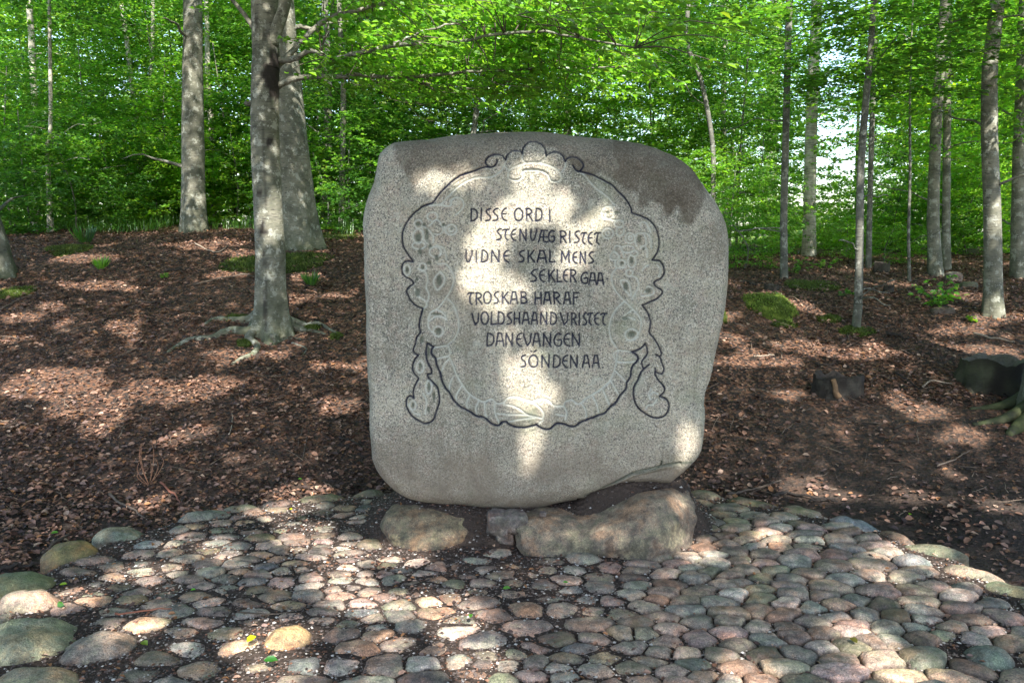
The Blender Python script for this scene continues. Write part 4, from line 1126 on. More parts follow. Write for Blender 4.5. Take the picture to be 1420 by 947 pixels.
# smaller kerb of laid stones following the rim
per = []
for i in range(len(RIM_PX) - 1):
    a, b = RIM[i], RIM[i+1]
    for t in np.linspace(0, 1, max(2, int(np.hypot(*(b-a)) / 0.02)), endpoint=False): per.append(a + (b-a)*t)
per = np.array(per); s_ = np.concatenate([[0], np.cumsum(np.hypot(*np.diff(per, axis=0).T))])
t = 0.1; k = 0
while t < s_[-1] - 0.2:
    rr2 = np.random.default_rng(1300 + k); L_ = rr2.uniform(0.10, 0.17)
    x, y = np.interp(t + L_, s_, per[:, 0]), np.interp(t + L_, s_, per[:, 1])
    x2, y2 = np.interp(t + L_ + 0.05, s_, per[:, 0]), np.interp(t + L_ + 0.05, s_, per[:, 1])
    t += 2 * L_ + 0.012; k += 1
    if y < 2.5 or (-0.9 < x < 1.1 and y > 4.7): continue
    if min(((abs(x-b[0])/(b[2]+0.07))**2 + (abs(y-b[1])/(b[3]+0.06))**2) for b in big) < 1: continue
    rot = math.atan2(y2-y, x2-x)
    hd = rr2.uniform(0.05, 0.075)
    V, F = dome(outline(L_, hd, 22, k * 1.7, rr2), 22, (x, y), rr2.uniform(0.035, 0.055), rr2, k, sink=0.08, p=2.3)
    col = FAM[rr2.integers(len(FAM))] * rr2.uniform(0.8, 1.2)
    me = make_mesh('edge_stone', V, F, M_rock, np.broadcast_to(col, (len(V), 3)), {'moss': np.full(len(V), 0.5 * (rr2.random() < 0.6))})
    nx, ny = -math.sin(rot), math.cos(rot)
    o = link('edge_stone', me, pave, loc=(x + nx * -0.03, y - 3 + ny * -0.03, -0.02)); o.rotation_euler.z = rot

# grit in the joints: thousands of tiny chips
def chips(name, P, size, cols, mat, r, flat_=0.6):
    n = len(P)
    base = np.array([(1,0,0),(0,1,0),(-1,0,0),(0,-1,0),(0,0,1)], float)
    a = r.uniform(0, 6.28, n); ca, sa = np.cos(a), np.sin(a)
    V = base[None] * (1 + r.uniform(-0.3, 0.3, (n, 5, 1))) * size[:, None, None]
    V[:, :, 2] *= flat_
    x = V[:, :, 0]*ca[:, None] - V[:, :, 1]*sa[:, None]; y = V[:, :, 0]*sa[:, None] + V[:, :, 1]*ca[:, None]
    V = np.stack([x, y, V[:, :, 2]], -1) + P[:, None, :]
    b = (np.arange(n)*5)[:, None, None]
    F = (b + np.array([[0,1,4],[1,2,4],[2,3,4],[3,0,4]])[None]).reshape(-1, 3)
    return make_mesh(name, V.reshape(-1, 3), F, mat, np.repeat(cols, 5, 0), smooth=False)
r = np.random.default_rng(8)
n = 72000
x = r.uniform(-2.6, 2.6, n); y = 2.45 + (r.random(n) ** 1.25) * 2.6
k = poly_sd(x, y, RIM) < 0.03; x, y = x[k], y[k]
n = len(x); u = r.random(n)
cols = np.where((u < 0.62)[:, None], np.array([0.085, 0.066, 0.058]) * r.uniform(0.4, 2.0, (n, 1)),
       np.where((u < 0.78)[:, None], np.array([0.14, 0.07, 0.045]) * r.uniform(0.6, 1.5, (n, 1)),
       np.where((u < 0.9)[:, None], np.array([0.22, 0.19, 0.17]) * r.uniform(0.6, 1.3, (n, 1)), np.array([0.50, 0.46, 0.42]) * r.uniform(0.7, 1.2, (n, 1)))))
sz = 0.0022 + 0.0075 * r.random(n) ** 2.2
link('joint_grit', chips('joint_grit', np.stack([x, y, ground(x, y) + 0.002 + r.uniform(0, 0.004, n)], 1), sz, cols, M_grit, r), pave, kind='stuff').location = (0, -3, 0)

# ------------------------------------------------------------ leaf litter
r = np.random.default_rng(21)
n = 150000
y = 2.9 + r.random(n) ** 1.05 * 10.6
x = r.uniform(-1, 1, n) * (0.70 * y + 0.7)
sdv = poly_sd(x, y, RIM)
dens = np.where(sdv > 0.02, 1.0, 0.0)
dens *= np.where((x > 0.35*y) & (y < 6.3), 0.30 + 0.35 * (vnoise(x*1.4, y*1.4, 0, 5) > 0.1), 1.0)      # trodden bare earth on the right
dens *= 0.72 + 0.5 * vnoise(x*0.9, y*0.9, 0, 15)
k = r.random(n) < dens
x, y = x[k], y[k]; n = len(x)
z = ground(x, y) + r.uniform(0.0, 0.022, n)
az = r.uniform(0, 6.28, n)
D = np.stack([np.cos(az), np.sin(az), r.normal(0, 0.28, n)], 1)
N = np.stack([r.normal(0, 0.42, n), r.normal(0, 0.42, n) - 0.08, np.ones(n)], 1)
pal = np.array([(0.15, 0.083, 0.060), (0.21, 0.118, 0.080), (0.32, 0.20, 0.145), (0.075, 0.046, 0.038), (0.44, 0.31, 0.23), (0.20, 0.135, 0.115), (0.050, 0.034, 0.031), (0.26, 0.135, 0.065)])
ci = r.choice(len(pal), n, p=[.2, .19, .14, .15, .04, .13, .1, .05])
cols = pal[ci] * r.uniform(0.7, 1.3, (n, 1))
L = 0.019 + 0.038 * r.random(n) ** 1.8
link('leaf_litter', leaf_mesh('leaf_litter', np.stack([x, y, z], 1), D, N, L, L * r.uniform(0.5, 0.75, n), cols, M_litter, fold=0.2),
     label='carpet of dry brown beech leaves on the slope', cat='leaf litter', kind='stuff')
# crumbs of leaf between the cobbles
n = 2600
x = r.uniform(-2.4, 2.4, n); y = r.uniform(2.5, 5.0, n); k = poly_sd(x, y, RIM) < 0; x, y = x[k], y[k]; n = len(x)
az = r.uniform(0, 6.28, n)
D = np.stack([np.cos(az), np.sin(az), r.normal(0, 0.2, n)], 1); N = np.stack([r.normal(0, 0.4, n), r.normal(0, 0.4, n), np.ones(n)], 1)
L = r.uniform(0.010, 0.034, n)
link('leaf_crumbs', leaf_mesh('leaf_crumbs', np.stack([x, y, ground(x, y) + r.uniform(0.004, 0.016, n)], 1), D, N, L, L*0.55, pal[r.choice(8, n)] * 1.15, M_litter, fold=0.3),
     label='dry leaf crumbs scattered between the cobblestones', cat='leaf litter', kind='stuff')

# ------------------------------------------------------------ the nearest beech
def ground_path(P, lift=0.0):
    out = []
    for (a, b) in P:
        q = at(a, b); out.append(q + np.array([0, 0, lift]))
    return out
b1y = at(376, 462)[1]
ex = []
ex.append((catmull([on_plane_y(377, 62, b1y - 0.05), on_plane_y(384, 40, b1y - 0.1), on_plane_y(392, 18, b1y - 0.15), on_plane_y(399, -10, b1y - 0.2), on_plane_y(404, -60, b1y - 0.2)], 14), np.linspace(0.062, 0.045, 14), 10))
ex.append((catmull([on_plane_y(352, 40, b1y), on_plane_y(340, 22, b1y), on_plane_y(322, 0, b1y), on_plane_y(300, -30, b1y)], 10), np.linspace(0.026, 0.014, 10), 7))
ex.append((catmull([on_plane_y(352, 140, b1y), on_plane_y(345, 145, b1y-0.05), on_plane_y(340, 142, b1y - 0.08)], 5), np.linspace(0.03, 0.02, 5), 7))
def sw(px, py, wx, wz, s=0.95):
    q = on_plane_y(px, py, b1y); m = b1y / FPX
    return (q[0], b1y + 0.02, q[2], wx * m, wz * m, s)
scars = [sw(383, 108, 13, 20), sw(386, 90, 8, 12), sw(384, 128, 7, 12), sw(368, 32, 14, 2.5), sw(362, 40, 3, 10, 0.8), sw(376, 48, 8, 10, 0.8), sw(388, 132, 5, 9), sw(383, 80, 3, 30, 0.6), sw(379, 200, 4, 7), sw(366, 268, 3.5, 4), sw(371, 320, 7, 6), sw(372, 310, 3, 3),
         sw(373, 230, 1.1, 60, 0.5), sw(376, 400, 1.8, 45, 0.6), sw(372, 350, 2, 3, 0.8), sw(380, 368, 2, 2, 0.7), sw(376, 430, 3, 25, 0.7), sw(385, 60, 2, 28, 0.6)]
near_tree, b1, p1, _ = tree(377, 463, 42, [(374, 330), (368, 200), (368, 100), (367, 0)], 35,
     'nearest grey beech trunk with exposed roots and black scars left of the boulder', moss=0.9, flare=0.95, flare_h=0.24, lobes=5, seg=40, nl=0, seed=3, scars=scars, extra=ex, rings=150)
for k, (P, r0, r1_) in enumerate((
      ([(366,452),(345,462),(318,460),(291,470),(262,472),(233,489)], 0.060, 0.018),
      ([(362,448),(340,446),(318,444),(298,443),(283,451)], 0.055, 0.015),
      ([(360,462),(345,470),(357,480),(350,492),(336,497),(321,506)], 0.040, 0.016),
      ([(392,452),(408,449),(425,452),(440,449),(466,462)], 0.050, 0.014),
      ([(398,456),(420,458),(436,460),(452,464)], 0.035, 0.012),
      ([(378,478),(386,475),(400,470),(417,471)], 0.018, 0.012),
      ([(372,460),(370,468),(366,474)], 0.055, 0.03),
      ([(388,458),(392,466),(390,473)], 0.055, 0.03),
      ([(405,476),(418,480),(425,485),(418,494),(404,503)], 0.008, 0.005))):
    Q = catmull(ground_path(P), 22)
    rad = np.linspace(r0, r1_, 22) * (1 + 0.12 * vnoise(np.arange(22)*0.8, k, 0, 3))
    Q[:, 2] += rad * 0.05 + 0.10 * np.exp(-np.arange(22) / 2.0) * (k < 8)
    rad = rad * (1 + 0.4 * np.exp(-np.arange(22) / 4.0))
    V, q, T = tube(Q - b1, rad, 9)
    F = [tuple(a) for a in q.tolist()] + [tuple(a) for a in T.tolist()]
    link('root', make_mesh('root', V, F, M_bark, None, {'moss': np.clip(0.15 + 0.5 * vnoise(V[:, 0]*6, V[:, 1]*6, 0, 4), 0, 1), 'scar': np.zeros(len(V))}), near_tree)
def branch_part(parent, b, P, r0, r1_, mat=M_bark):
    Q = catmull(P, 40); Q = Q + 0.012 * np.stack([fbm(np.arange(40)*0.5, 0, k, 60+k, 2) for k in range(3)], 1)
    V, q, T = tube(Q - b, np.linspace(r0, r1_, 40), 8)
    F = [tuple(a) for a in q.tolist()] + [tuple(a) for a in T.tolist()]
    link('branch', make_mesh('branch', V, F, mat, None, {'moss': np.zeros(len(V)), 'scar': np.zeros(len(V))}), parent)
    return Q
def py_at(px, py, dy): return on_plane_y(px, py, b1y + dy)
brA = branch_part(near_tree, b1, [py_at(384,86,0), py_at(405,82,-.1), py_at(432,71,-.25), py_at(470,80,-.45), py_at(540,64,-.8), py_at(620,62,-1.1), py_at(690,49,-1.4), py_at(760,46,-1.6), py_at(880,66,-1.9)], 0.030, 0.006)
brB = branch_part(near_tree, b1, [py_at(384,122,0), py_at(405,109,-.05), py_at(440,107,-.1), py_at(500,104,-.3), py_at(560,108,-.5), py_at(640,102,-.7), py_at(740,96,-.9), py_at(850,93,-1.1)], 0.032, 0.006)
brC = branch_part(near_tree, b1, [py_at(540,64,-.8), py_at(600,40,-.9), py_at(680,25,-1.0), py_at(760,20,-1.2)], 0.012, 0.004)
brD = branch_part(near_tree, b1, [py_at(384,95,0), py_at(450,30,.3), py_at(560,0,.5), py_at(700,-30,.6), py_at(900,-20,.4)], 0.028, 0.008)
brE = branch_part(near_tree, b1, [py_at(560,108,-.5), py_at(620,125,-.5), py_at(680,120,-.6)], 0.010, 0.004)
r = np.random.default_rng(77)
cen, azs, Ls = [], [], []
for Q, n_, up_ in ((brA, 120, 0.10), (brB, 95, 0.10), (brC, 60, 0.12), (brD, 120, 0.14), (brE, 16, 0.06)):
    for _ in range(n_):
        i = int(8 + 31 * r.random() ** 0.9)
        s = r.choice([-1, 1])
        side = r.uniform(0.0, 0.62)
        d = np.array([0.25, s * side * 1.3, 0]) + np.array([r.normal(0, .15), 0, r.normal(0.02, up_)])
        cen.append(Q[i] + d); azs.append(r.choice([0.7, -0.7]) * r.uniform(0.2, 1.6) if Q is not None else 0); Ls.append(r.uniform(0.3, 0.6))
# twigs joining the leaf sprays to the boughs
tw = Acc()
cen, azs, Ls = np.array(cen), np.array(azs), np.array(Ls)
allb = np.vstack([brA, brB, brC, brD, brE])
for c, a_, l_ in list(zip(cen, azs, Ls))[::2]:
    j = np.argmin(((allb - c) ** 2).sum(1)); tip = c + np.array([math.cos(a_)*l_*.8, math.sin(a_)*l_*.8, -0.05])
    V, q, T = tube(catmull([allb[j] - b1, (allb[j]+c)/2 - b1 + np.array([0, 0, .03]), c - b1, tip - b1], 9), np.linspace(0.006, 0.0018, 9), 4)
    tw.add(V, q, T, (0.10, 0.08, 0.065))
link('twigs', tw.mesh('twigs', M_twig), near_tree, kind='stuff')
P, D, N, L, W = sprays(cen, azs, Ls, 30, r, leafL=0.066)
link('crown', leaf_mesh('crown', P - b1, D, N, L, W, leaf_cols(len(P), r, 0.6, 1.3, 0.05), M_leaf), near_tree)
print('near leaves', len(P))

# ------------------------------------------------------------ the other trees, left to right
def cr(b, z, lst):       # crown offsets given relative to the foot
    return lst
S_, M_, L_g = small, mid, large
tree(-2, 384, 38, [(-14, 330), (-45, 220), (-110, 0)], 34, 'mossy leaning trunk cut by the left edge of the picture', moss=1.0, flare=0.7, seg=24, nl=5, seed=11, mat=M_bark_dark,
     crowns=[(mid[0], (-0.8, 1.5, 5.2), 0.9)])
tree(270, 322, 33, [(268, 250), (267, 100), (267, 0)], 24, 'straight grey beech trunk standing left of the nearest beech at the top of the slope', moss=0.7, flare=0.45, seg=20, nl=3, z0=0.62, reach=1.1, seed=12,
     crowns=[(mid[1], (-1.6, 1.2, 5.4), 1.0)])
tree(411, 345, 62, [(403, 250), (394, 120), (386, 0)], 40, 'thickest grey beech trunk half hidden behind the nearest beech', moss=0.9, flare=0.5, flare_h=0.5, seg=28, nl=2, z0=0.7, seed=13,
     crowns=[(mid[2], (0.9, 1.8, 5.0), 1.05)])
tree(1068, 333, 20, [(1068, 240), (1072, 120), (1076, 0)], 15, 'slim greenish trunk just right of the boulder behind bright leaves', moss=0.8, seg=12, nl=10, seed=14,
     crowns=[(mid[3], (-0.7, 1.2, 4.2), 0.95)])
tree(1088, 386, 10, [(1087, 300), (1090, 180), (1093, 60), (1095, 0)], 9, 'thin dark bare sapling stem left of the pale slender beech', mat=M_bark_dark, seg=9, nl=5, seed=15, flare=0.3, reach=0.8)
tree(1122, 354, 17, [(1123, 260), (1126, 150), (1133, 0)], 14, 'slender pale beech trunk against the sky gap, sunlit near its top', seg=16, nl=6, seed=16, mat=M_bark_sunlit, reach=1.0, flare=0.5)  # sunlit look put into the paler bark colour
tree(1187, 458, 12, [(1190, 420), (1192, 340), (1194, 230), (1205, 90), (1212, 0)], 8, 'thin dark crooked young beech with bent foot growing from moss', mat=M_bark_dark, seg=12, nl=9, seed=17, flare=0.5, flare_h=0.12,
     reach=0.9, moss=0.8, z0=0.3, name='young_beech', crowns=[(small[1], (0.2, 0.5, 2.9), (1.0, 1.0, 0.6))])
tree(1205, 372, 8, [(1206, 290), (1209, 180), (1213, 60), (1215, 0)], 7, 'thin stem with a hanging brown twig just right of the crooked young beech', mat=M_bark_dark, seg=8, nl=6, seed=18, flare=0.3, reach=0.8)
tree(1262, 391, 5, [(1260, 320), (1262, 240), (1262, 120)], 3, 'very thin sapling stem standing alone on the right slope', mat=M_bark_dark, seg=7, nl=6, seed=19, flare=0.3, top=4.2, reach=0.7, name='young_beech')
tree(1298, 382, 16, [(1294, 300), (1297, 200), (1303, 90), (1311, 0)], 13, 'grey leaning beech trunk on the crest behind the leafy bush', seg=16, nl=4, z0=0.6, reach=1.0, seed=20, moss=0.3,
     crowns=[(mid[0], (0.9, 1.6, 3.6), 0.9)])
tree(1313, 374, 11, [(1312, 300), (1313, 200), (1314, 90), (1316, 0)], 9, 'second narrower trunk close behind the leaning beech on the crest', seg=12, nl=5, seed=21)
tree(1378, 436, 24, [(1377, 380), (1376, 300), (1372, 180), (1373, 90), (1383, 0)], 18, 'mid sized grey beech trunk standing alone in leaves at the right', seg=24, nl=5, reach=1.0, seed=22, moss=0.4, flare=0.7, flare_h=0.2, z0=0.5,
     crowns=[(mid[1], (0.4, 0.9, 3.4), 0.72)])
tree(1413, 384, 18, [(1412, 300), (1414, 200), (1420, 60), (1422, 0)], 15, 'grey trunk at the right edge behind the mid sized beech', seg=14, nl=5, seed=23, crowns=[(mid[2], (0.5, 1.4, 3.8), 0.8)])
tree(992, 300, 7, [(988, 200), (973, 115), (952, 55), (956, -20)], 6, 'dark curving stem rising behind the right shoulder of the boulder', Yfix=13.0, mat=M_bark_dark, seg=10, nl=8, seed=24, crowns=[(mid[3], (-0.6, 0.6, 4.2), 0.7)])
tree(650, 300, 11, [(655, 200), (664, 130), (672, 60)], 6, 'dark slanting stem seen just above the boulder top', Yfix=14.0, mat=M_bark_dark, seg=9, nl=8, seed=25, crowns=[(mid[2], (0.4, 0.8, 3.6), 0.7)])
# distant trunks, direct sun painted on most as a lighter bark colour
for k, (x0, y0, w, P, Yd, lab) in enumerate((
      (48, 290, 11, [(49, 190), (44, 60), (40, 0)], 21, 'sunlit pale trunk far off near the left edge'),
      (70, 318, 7, [(68, 260), (66, 200), (70, 100)], 17, 'short pale sunlit stem low between bushes at the left'),
      (196, 300, 8, [(192, 190), (184, 130), (174, 40), (168, 0)], 22, 'pale leaning far trunk, left one of a close pair'),
      (200, 300, 7, [(201, 180), (207, 120), (212, 30)], 22.3, 'pale upright far trunk, right one of a close pair'),
      (294, 290, 9, [(293, 180), (288, 110), (286, 0)], 21, 'pale sunlit trunk seen just right of the straight beech'),
      (452, 300, 13, [(454, 200), (455, 100), (450, 0)], 20, 'grey shaded far trunk right of the thickest beech'),
      (474, 310, 9, [(475, 230), (476, 120), (470, 0)], 18, 'slim grey trunk halfway between thick beech and boulder'),
      (680, 300, 14, [(682, 170), (684, 110), (680, 0)], 24, 'pale trunk visible above the left part of the boulder top'),
      (741, 300, 10, [(741, 160), (739, 90), (735, 0)], 25, 'pale sunlit forked trunk above the carved crest'),
      (786, 300, 12, [(787, 160), (790, 110), (796, 0)], 23, 'pale sunlit trunk above the boulder right of the crest'),
      (1010, 320, 9, [(1005, 220), (1003, 150), (1008, 0)], 22, 'pale slim trunk among bright leaves right of the boulder'))):
    tree(x0, y0, w, P, w * 0.7, lab, Yfix=Yd - 4.0, mat=M_bark_sunlit if k not in (5, 6) else M_bark, seg=10, nl=3, seed=40 + k, moss=0.1, top=13, name='far_beech_tree', reach=1.2, rings=30, z0=0.6,
         crowns=[(mid[k % 4], (0.5, 1.6, 8.5), 0.9)])

# ------------------------------------------------------------ young beeches and undergrowth filling the wood
def bush(x, y, mesh, s, zoff, label, name, group, seed, h=None, cat='young tree'):
    b = np.array([x, y, float(ground(x, y))])
    r = np.random.default_rng(seed)
    root = link(name, None, loc=b, label=label, cat=cat, group=group)
    h = h or zoff * 1.5
    P = [b + np.array([0, 0, -0.1]), b + np.array([r.normal(0, .08), r.normal(0, .08), h*0.4]), b + np.array([r.normal(0, .18), r.normal(0, .18), h])]
    w = 0.010 * (1 + h * 0.35)
    ex = limbs(b, P, [w, w*.7, w*.3], 5, r, 0.3, s * 1.0)
    link('trunk', trunk_mesh('trunk', b, P, [w, w*.75, w*.35], M_bark_dark if r.random() < .5 else M_bark, 7, 0.3, 0.2, 4, seed, 0.2, (), ex, 14), root)
    c = link('crown', mesh, root, loc=(0, 0, zoff)); c.scale = (s, s, s * r.uniform(0.85, 1.1)); c.rotation_euler.z = r.uniform(0, 6.28)
    return root
r = np.random.default_rng(5)
kinds = ['low leafy beech sapling in the undergrowth along the crest', 'bushy young beech in the middle distance of the wood', 'tall leafy beech deep in the wood']
n_b = 0
ORD = ['first','second','third','fourth','fifth','sixth','seventh','eighth','ninth','tenth','eleventh','twelfth','thirteenth','fourteenth','fifteenth','sixteenth','seventeenth','eighteenth','nineteenth','twentieth']
ORD += ['twenty-' + w for w in ORD[:9]] + ['thirtieth'] + ['thirty-' + w for w in ORD[:9]]
def px_x(px, Y): return (px - 710) / FPX * (Y * CP + 0.1)
# crest undergrowth
for (px, Y, s, zo) in ((-20, 12.6, 1.05, 0.9), (50, 13.6, 1.1, 1.1), (110, 13.0, .9, 0.75), (165, 14.2, 1.05, 1.0), (225, 14.6, 1.0, .9), (330, 14.8, 1.0, .9), (300, 15.6, 1.2, 1.2), (25, 17.2, 1.2, 1.2), (345, 17.6, 1.2, 1.1), (200, 15.4, 1.1, 1.0), (455, 13.2, .8, .7), (490, 14.0, 1.1, 1.0), (20, 15.5, 1.3, 1.8),
                       (130, 16, 1.3, 1.9), (240, 16.5, 1.3, 1.9), (330, 16.8, 1.3, 2.0), (440, 16.2, 1.3, 1.9), (520, 15.8, 1.3, 2.0), (600, 15, 1.2, 1.5),
                       (1010, 12.8, .75, .9), (1045, 13.8, .9, 1.1), (1030, 11.4, .5, .5), (1110, 16.5, .7, .6), (1190, 17.5, .75, .6), (1240, 14.5, .9, .75), (1290, 15.2, 1.0, .9), (1340, 14.0, .9, .8), (1400, 13.5, 1.0, 1.0), (1440, 12.2, .9, 1.0),
                       (1250, 17, 1.2, 1.7), (1320, 17.6, 1.3, 1.9), (1400, 16.6, 1.3, 1.9), (1170, 13.0, .35, .3), (1225, 12.2, .4, .3), (1000, 15.5, 1.2, 2.0)):
    bush(px_x(px, Y), Y, small[n_b % 4], s, zo, kinds[0], 'beech_sapling', kinds[0], 500 + n_b, h=zo * 1.8); n_b += 1
# middle distance: 2.3 m crowns
for (px, Y, s, zo) in ((-60, 17, .9, 3.4), (60, 18.5, .95, 3.6), (150, 20, 1.0, 3.4), (230, 18, .9, 4.2), (330, 19.5, 1.0, 3.6), (420, 18, .8, 4.6), (470, 20.5, 1.0, 3.4), (560, 18.5, 1.0, 3.3),
                       (650, 20, 1.0, 3.9), (730, 18.5, .9, 3.7), (820, 19.5, 1.0, 3.6), (900, 17.5, .9, 3.9), (975, 18.5, .9, 3.6), (1020, 16, .7, 3.4), (1030, 21, .8, 3.2),
                       (1290, 20, .85, 3.6), (1310, 18.5, .95, 3.8), (1390, 19.5, 1.0, 3.6), (1470, 17.5, 1.0, 3.6),
                       (0, 22, 1.2, 5.6), (120, 23, 1.2, 6.4), (260, 23, 1.2, 6.2), (400, 22.5, 1.2, 6.6), (520, 22, 1.2, 6.4), (640, 23, 1.2, 6.6), (770, 22, 1.2, 6.4), (900, 22.5, 1.2, 6.6), (1010, 21.5, 1.0, 6.6),
                       (1295, 22, 1.0, 6.9), (1340, 22.5, 1.2, 6.4), (1450, 21.5, 1.2, 6.0), (1185, 22, .75, 8.8)):
    bush(px_x(px, Y), Y, mid[n_b % 4], s, zo, kinds[1], 'young_beech', kinds[1], 500 + n_b, h=zo * 1.4); n_b += 1
for (px, Y, s, zo) in ((-150, 30, 1, 4.5), (0, 31, 1, 4.6), (150, 33, 1, 4.6), (300, 31, 1.05, 4.6), (450, 33, 1.0, 4.6), (600, 32, 1.05, 4.6), (750, 33, 1.05, 4.6), (880, 32, 1.0, 4.6), (1010, 34, .8, 4.2),
                       (1325, 33, .9, 4.3), (1400, 31, 1, 4.6), (1540, 32, 1, 4.6),
                       (-80, 37, 1.3, 12), (90, 39, 1.3, 12.5), (270, 38, 1.3, 12), (440, 39, 1.3, 12.5), (620, 38, 1.3, 12), (800, 39, 1.3, 12.5), (930, 38, 1.0, 12), (1370, 38, 1.0, 12.5), (1480, 39, 1.3, 12)):
    bush(px_x(px, Y), Y, large[n_b % 3], s, zo, kinds[2], 'wood_beech', kinds[2], 500 + n_b, h=zo * 1.3, cat='tree'); n_b += 1
for gname, frag in zip(kinds, ('low leafy beech saplings along the crest', 'bushy young beeches in the middle distance', 'tall leafy beeches deep in the wood')):
    obs = [o for o in C.objects if o.get('group') == gname]
    obs.sort(key=lambda o: o.location.x / o.location.y)
    for k, o in enumerate(obs): o['label'] = ORD[k] + ' from the left of the ' + frag
    for o in obs: o['group'] = frag
# leafy undergrowth behind the crest
r = np.random.default_rng(62)
ns = 7600
px = np.where(r.random(ns) < 0.3, r.uniform(-100, 560, ns), r.uniform(-250, 1680, ns)); Yd = r.uniform(18, 42, ns); xx = px_x(px, Yd)
zz = ground(xx, Yd) + (3.4 * r.random(ns) ** 1.1) * np.where(np.abs(px - 1155) < 80, 0.3, 1.0)
P, D, N, L, W = sprays(np.stack([xx, Yd, zz], 1), r.uniform(0, 6.28, ns), r.uniform(0.5, 1.2, ns), 26, r, leafL=0.13, tilt=0.8)
link('undergrowth', leaf_mesh('undergrowth', P, D, N, L, W, leaf_cols(len(P), r, 0.6, 1.4), M_leaf_far, six=False),
     label='dense green undergrowth deep in the wood', cat='undergrowth', kind='stuff')
# the far side of the wood, one mass
r = np.random.default_rng(61)
ns = 5200
px = r.uniform(-250, 1680, ns); Yd = r.uniform(46, 66, ns)
zz = -1 + 24 * r.random(ns) ** 0.9
xx = px_x(px, Yd)
gap = np.abs(px - 1160) < 62 + 20 * vnoise(zz * 0.7, 0, 0, 3)
keep = (~(gap & (zz > 1.2 + 0.6 * vnoise(px * 0.05, 0, 0, 2)))) & (fbm(xx * 0.16, zz * 0.2, 0, 6, 3) > -0.14)
cen = np.stack([xx, Yd, zz], 1)[keep]
P, D, N, L, W = sprays(cen, r.uniform(0, 6.28, len(cen)), r.uniform(1.2, 2.6, len(cen)), 26, r, leafL=0.30, tilt=0.8)
link('far_woodland', leaf_mesh('far_woodland', P, D, N, L, W, leaf_cols(len(P), r, 0.6, 1.4) * 1.1, M_leaf_far, six=False),
     label='far leafy mass of the wood closing the view', cat='woodland', kind='stuff')

# ------------------------------------------------------------ unseen leaves added overhead to shade the clearing, gaps shaped for the sun flecks
gaps_g, gaps_s = [], []
def gg(px, py, rx, ry):
    c = at(px, py); sc = c[1] * CP / FPX
    a, b = at(px, py - ry), at(px, py + ry)
    gaps_g.append((c[0], c[1], max(rx * sc, 0.05), max(abs(a[1] - b[1]) / 2, 0.06)))
def gs(px, py, rx, ry):
    c = on_plane_y(px, py, YF); sc = YF / FPX
    gaps_s.append((c[0], c[2], rx * sc, ry * sc))
for a in ((85,535,62,16),(60,530,40,14),(120,562,50,18),(140,590,28,10),(215,543,42,9),(290,540,38,13),(265,603,22,8),(340,492,55,7),(280,338,60,4),(120,357,45,4),(130,393,35,3),(310,384,24,3),(430,383,20,4),(455,410,25,3),(415,412,14,4),(170,455,22,4),(75,425,18,3),(390,420,10,3),(460,560,14,6),(420,690,30,5),(215,700,14,8),
          (450,755,48,7),(430,735,30,4),(495,775,52,10),(480,805,40,9),(520,828,46,11),(610,850,34,14),(600,880,26,8),(400,705,40,4),(280,765,30,6),(190,800,26,7),(45,835,38,10),(170,880,20,10),(385,892,40,14),(385,935,45,14),
          (640,935,60,12),(700,945,30,8),(1250,925,35,12),(1195,885,30,9),(1040,930,22,8),(860,600,10,4),(1250,690,25,3),(1385,700,30,4),(1160,690,26,4),(1060,745,14,4),(1275,765,24,5),(1355,795,40,7),(1130,682,22,8),(1215,800,16,5),
          (1180,492,60,5),(1110,480,30,4),(1260,478,60,4),(1340,487,60,4),(1240,395,40,4),(1330,410,50,4),(1180,375,50,4),(1290,360,30,4),(1060,365,40,4),(1100,545,20,5),(1250,560,16,3),(1390,440,30,4),(1020,470,14,5),
          (560,770,36,8),(530,760,20,6),(940,745,10,6),(1330,600,18,6),(1280,570,20,4),(1085,500,30,4),(1020,392,30,5),(30,440,22,3),(1340,460,40,3),(1100,420,30,3),(1150,430,26,3),(330,352,30,3)):
    gg(*a)
for a in ((672,345,26,22),(690,312,26,13),(660,378,17,28),(715,290,22,12),(700,395,34,20),(665,410,22,14),(690,425,16,10),(745,295,16,10),(778,280,18,14),(805,330,20,22),(792,360,18,16),(840,300,12,16),(735,228,30,6),
          (740,250,24,12),(640,245,24,9),(605,250,20,10),(720,520,22,26),(745,500,14,12),(748,545,16,30),(722,555,18,16),(738,612,14,16),(730,640,12,14),(700,470,12,8),
          (955,610,14,26),(940,690,9,10),(935,715,8,12),(760,440,10,8)):
    gs(*a)
GG, GS = np.array(gaps_g), np.array(gaps_s)
r = np.random.default_rng(99)
n = 275000
lx = r.uniform(-10.5, 10.5, n); ly = r.uniform(1.0, 13.6, n)
k = (np.abs(lx) < 0.75 * ly + 3.0)
lx, ly = lx[k], ly[k]
lz = ground(lx, ly, fine=False)
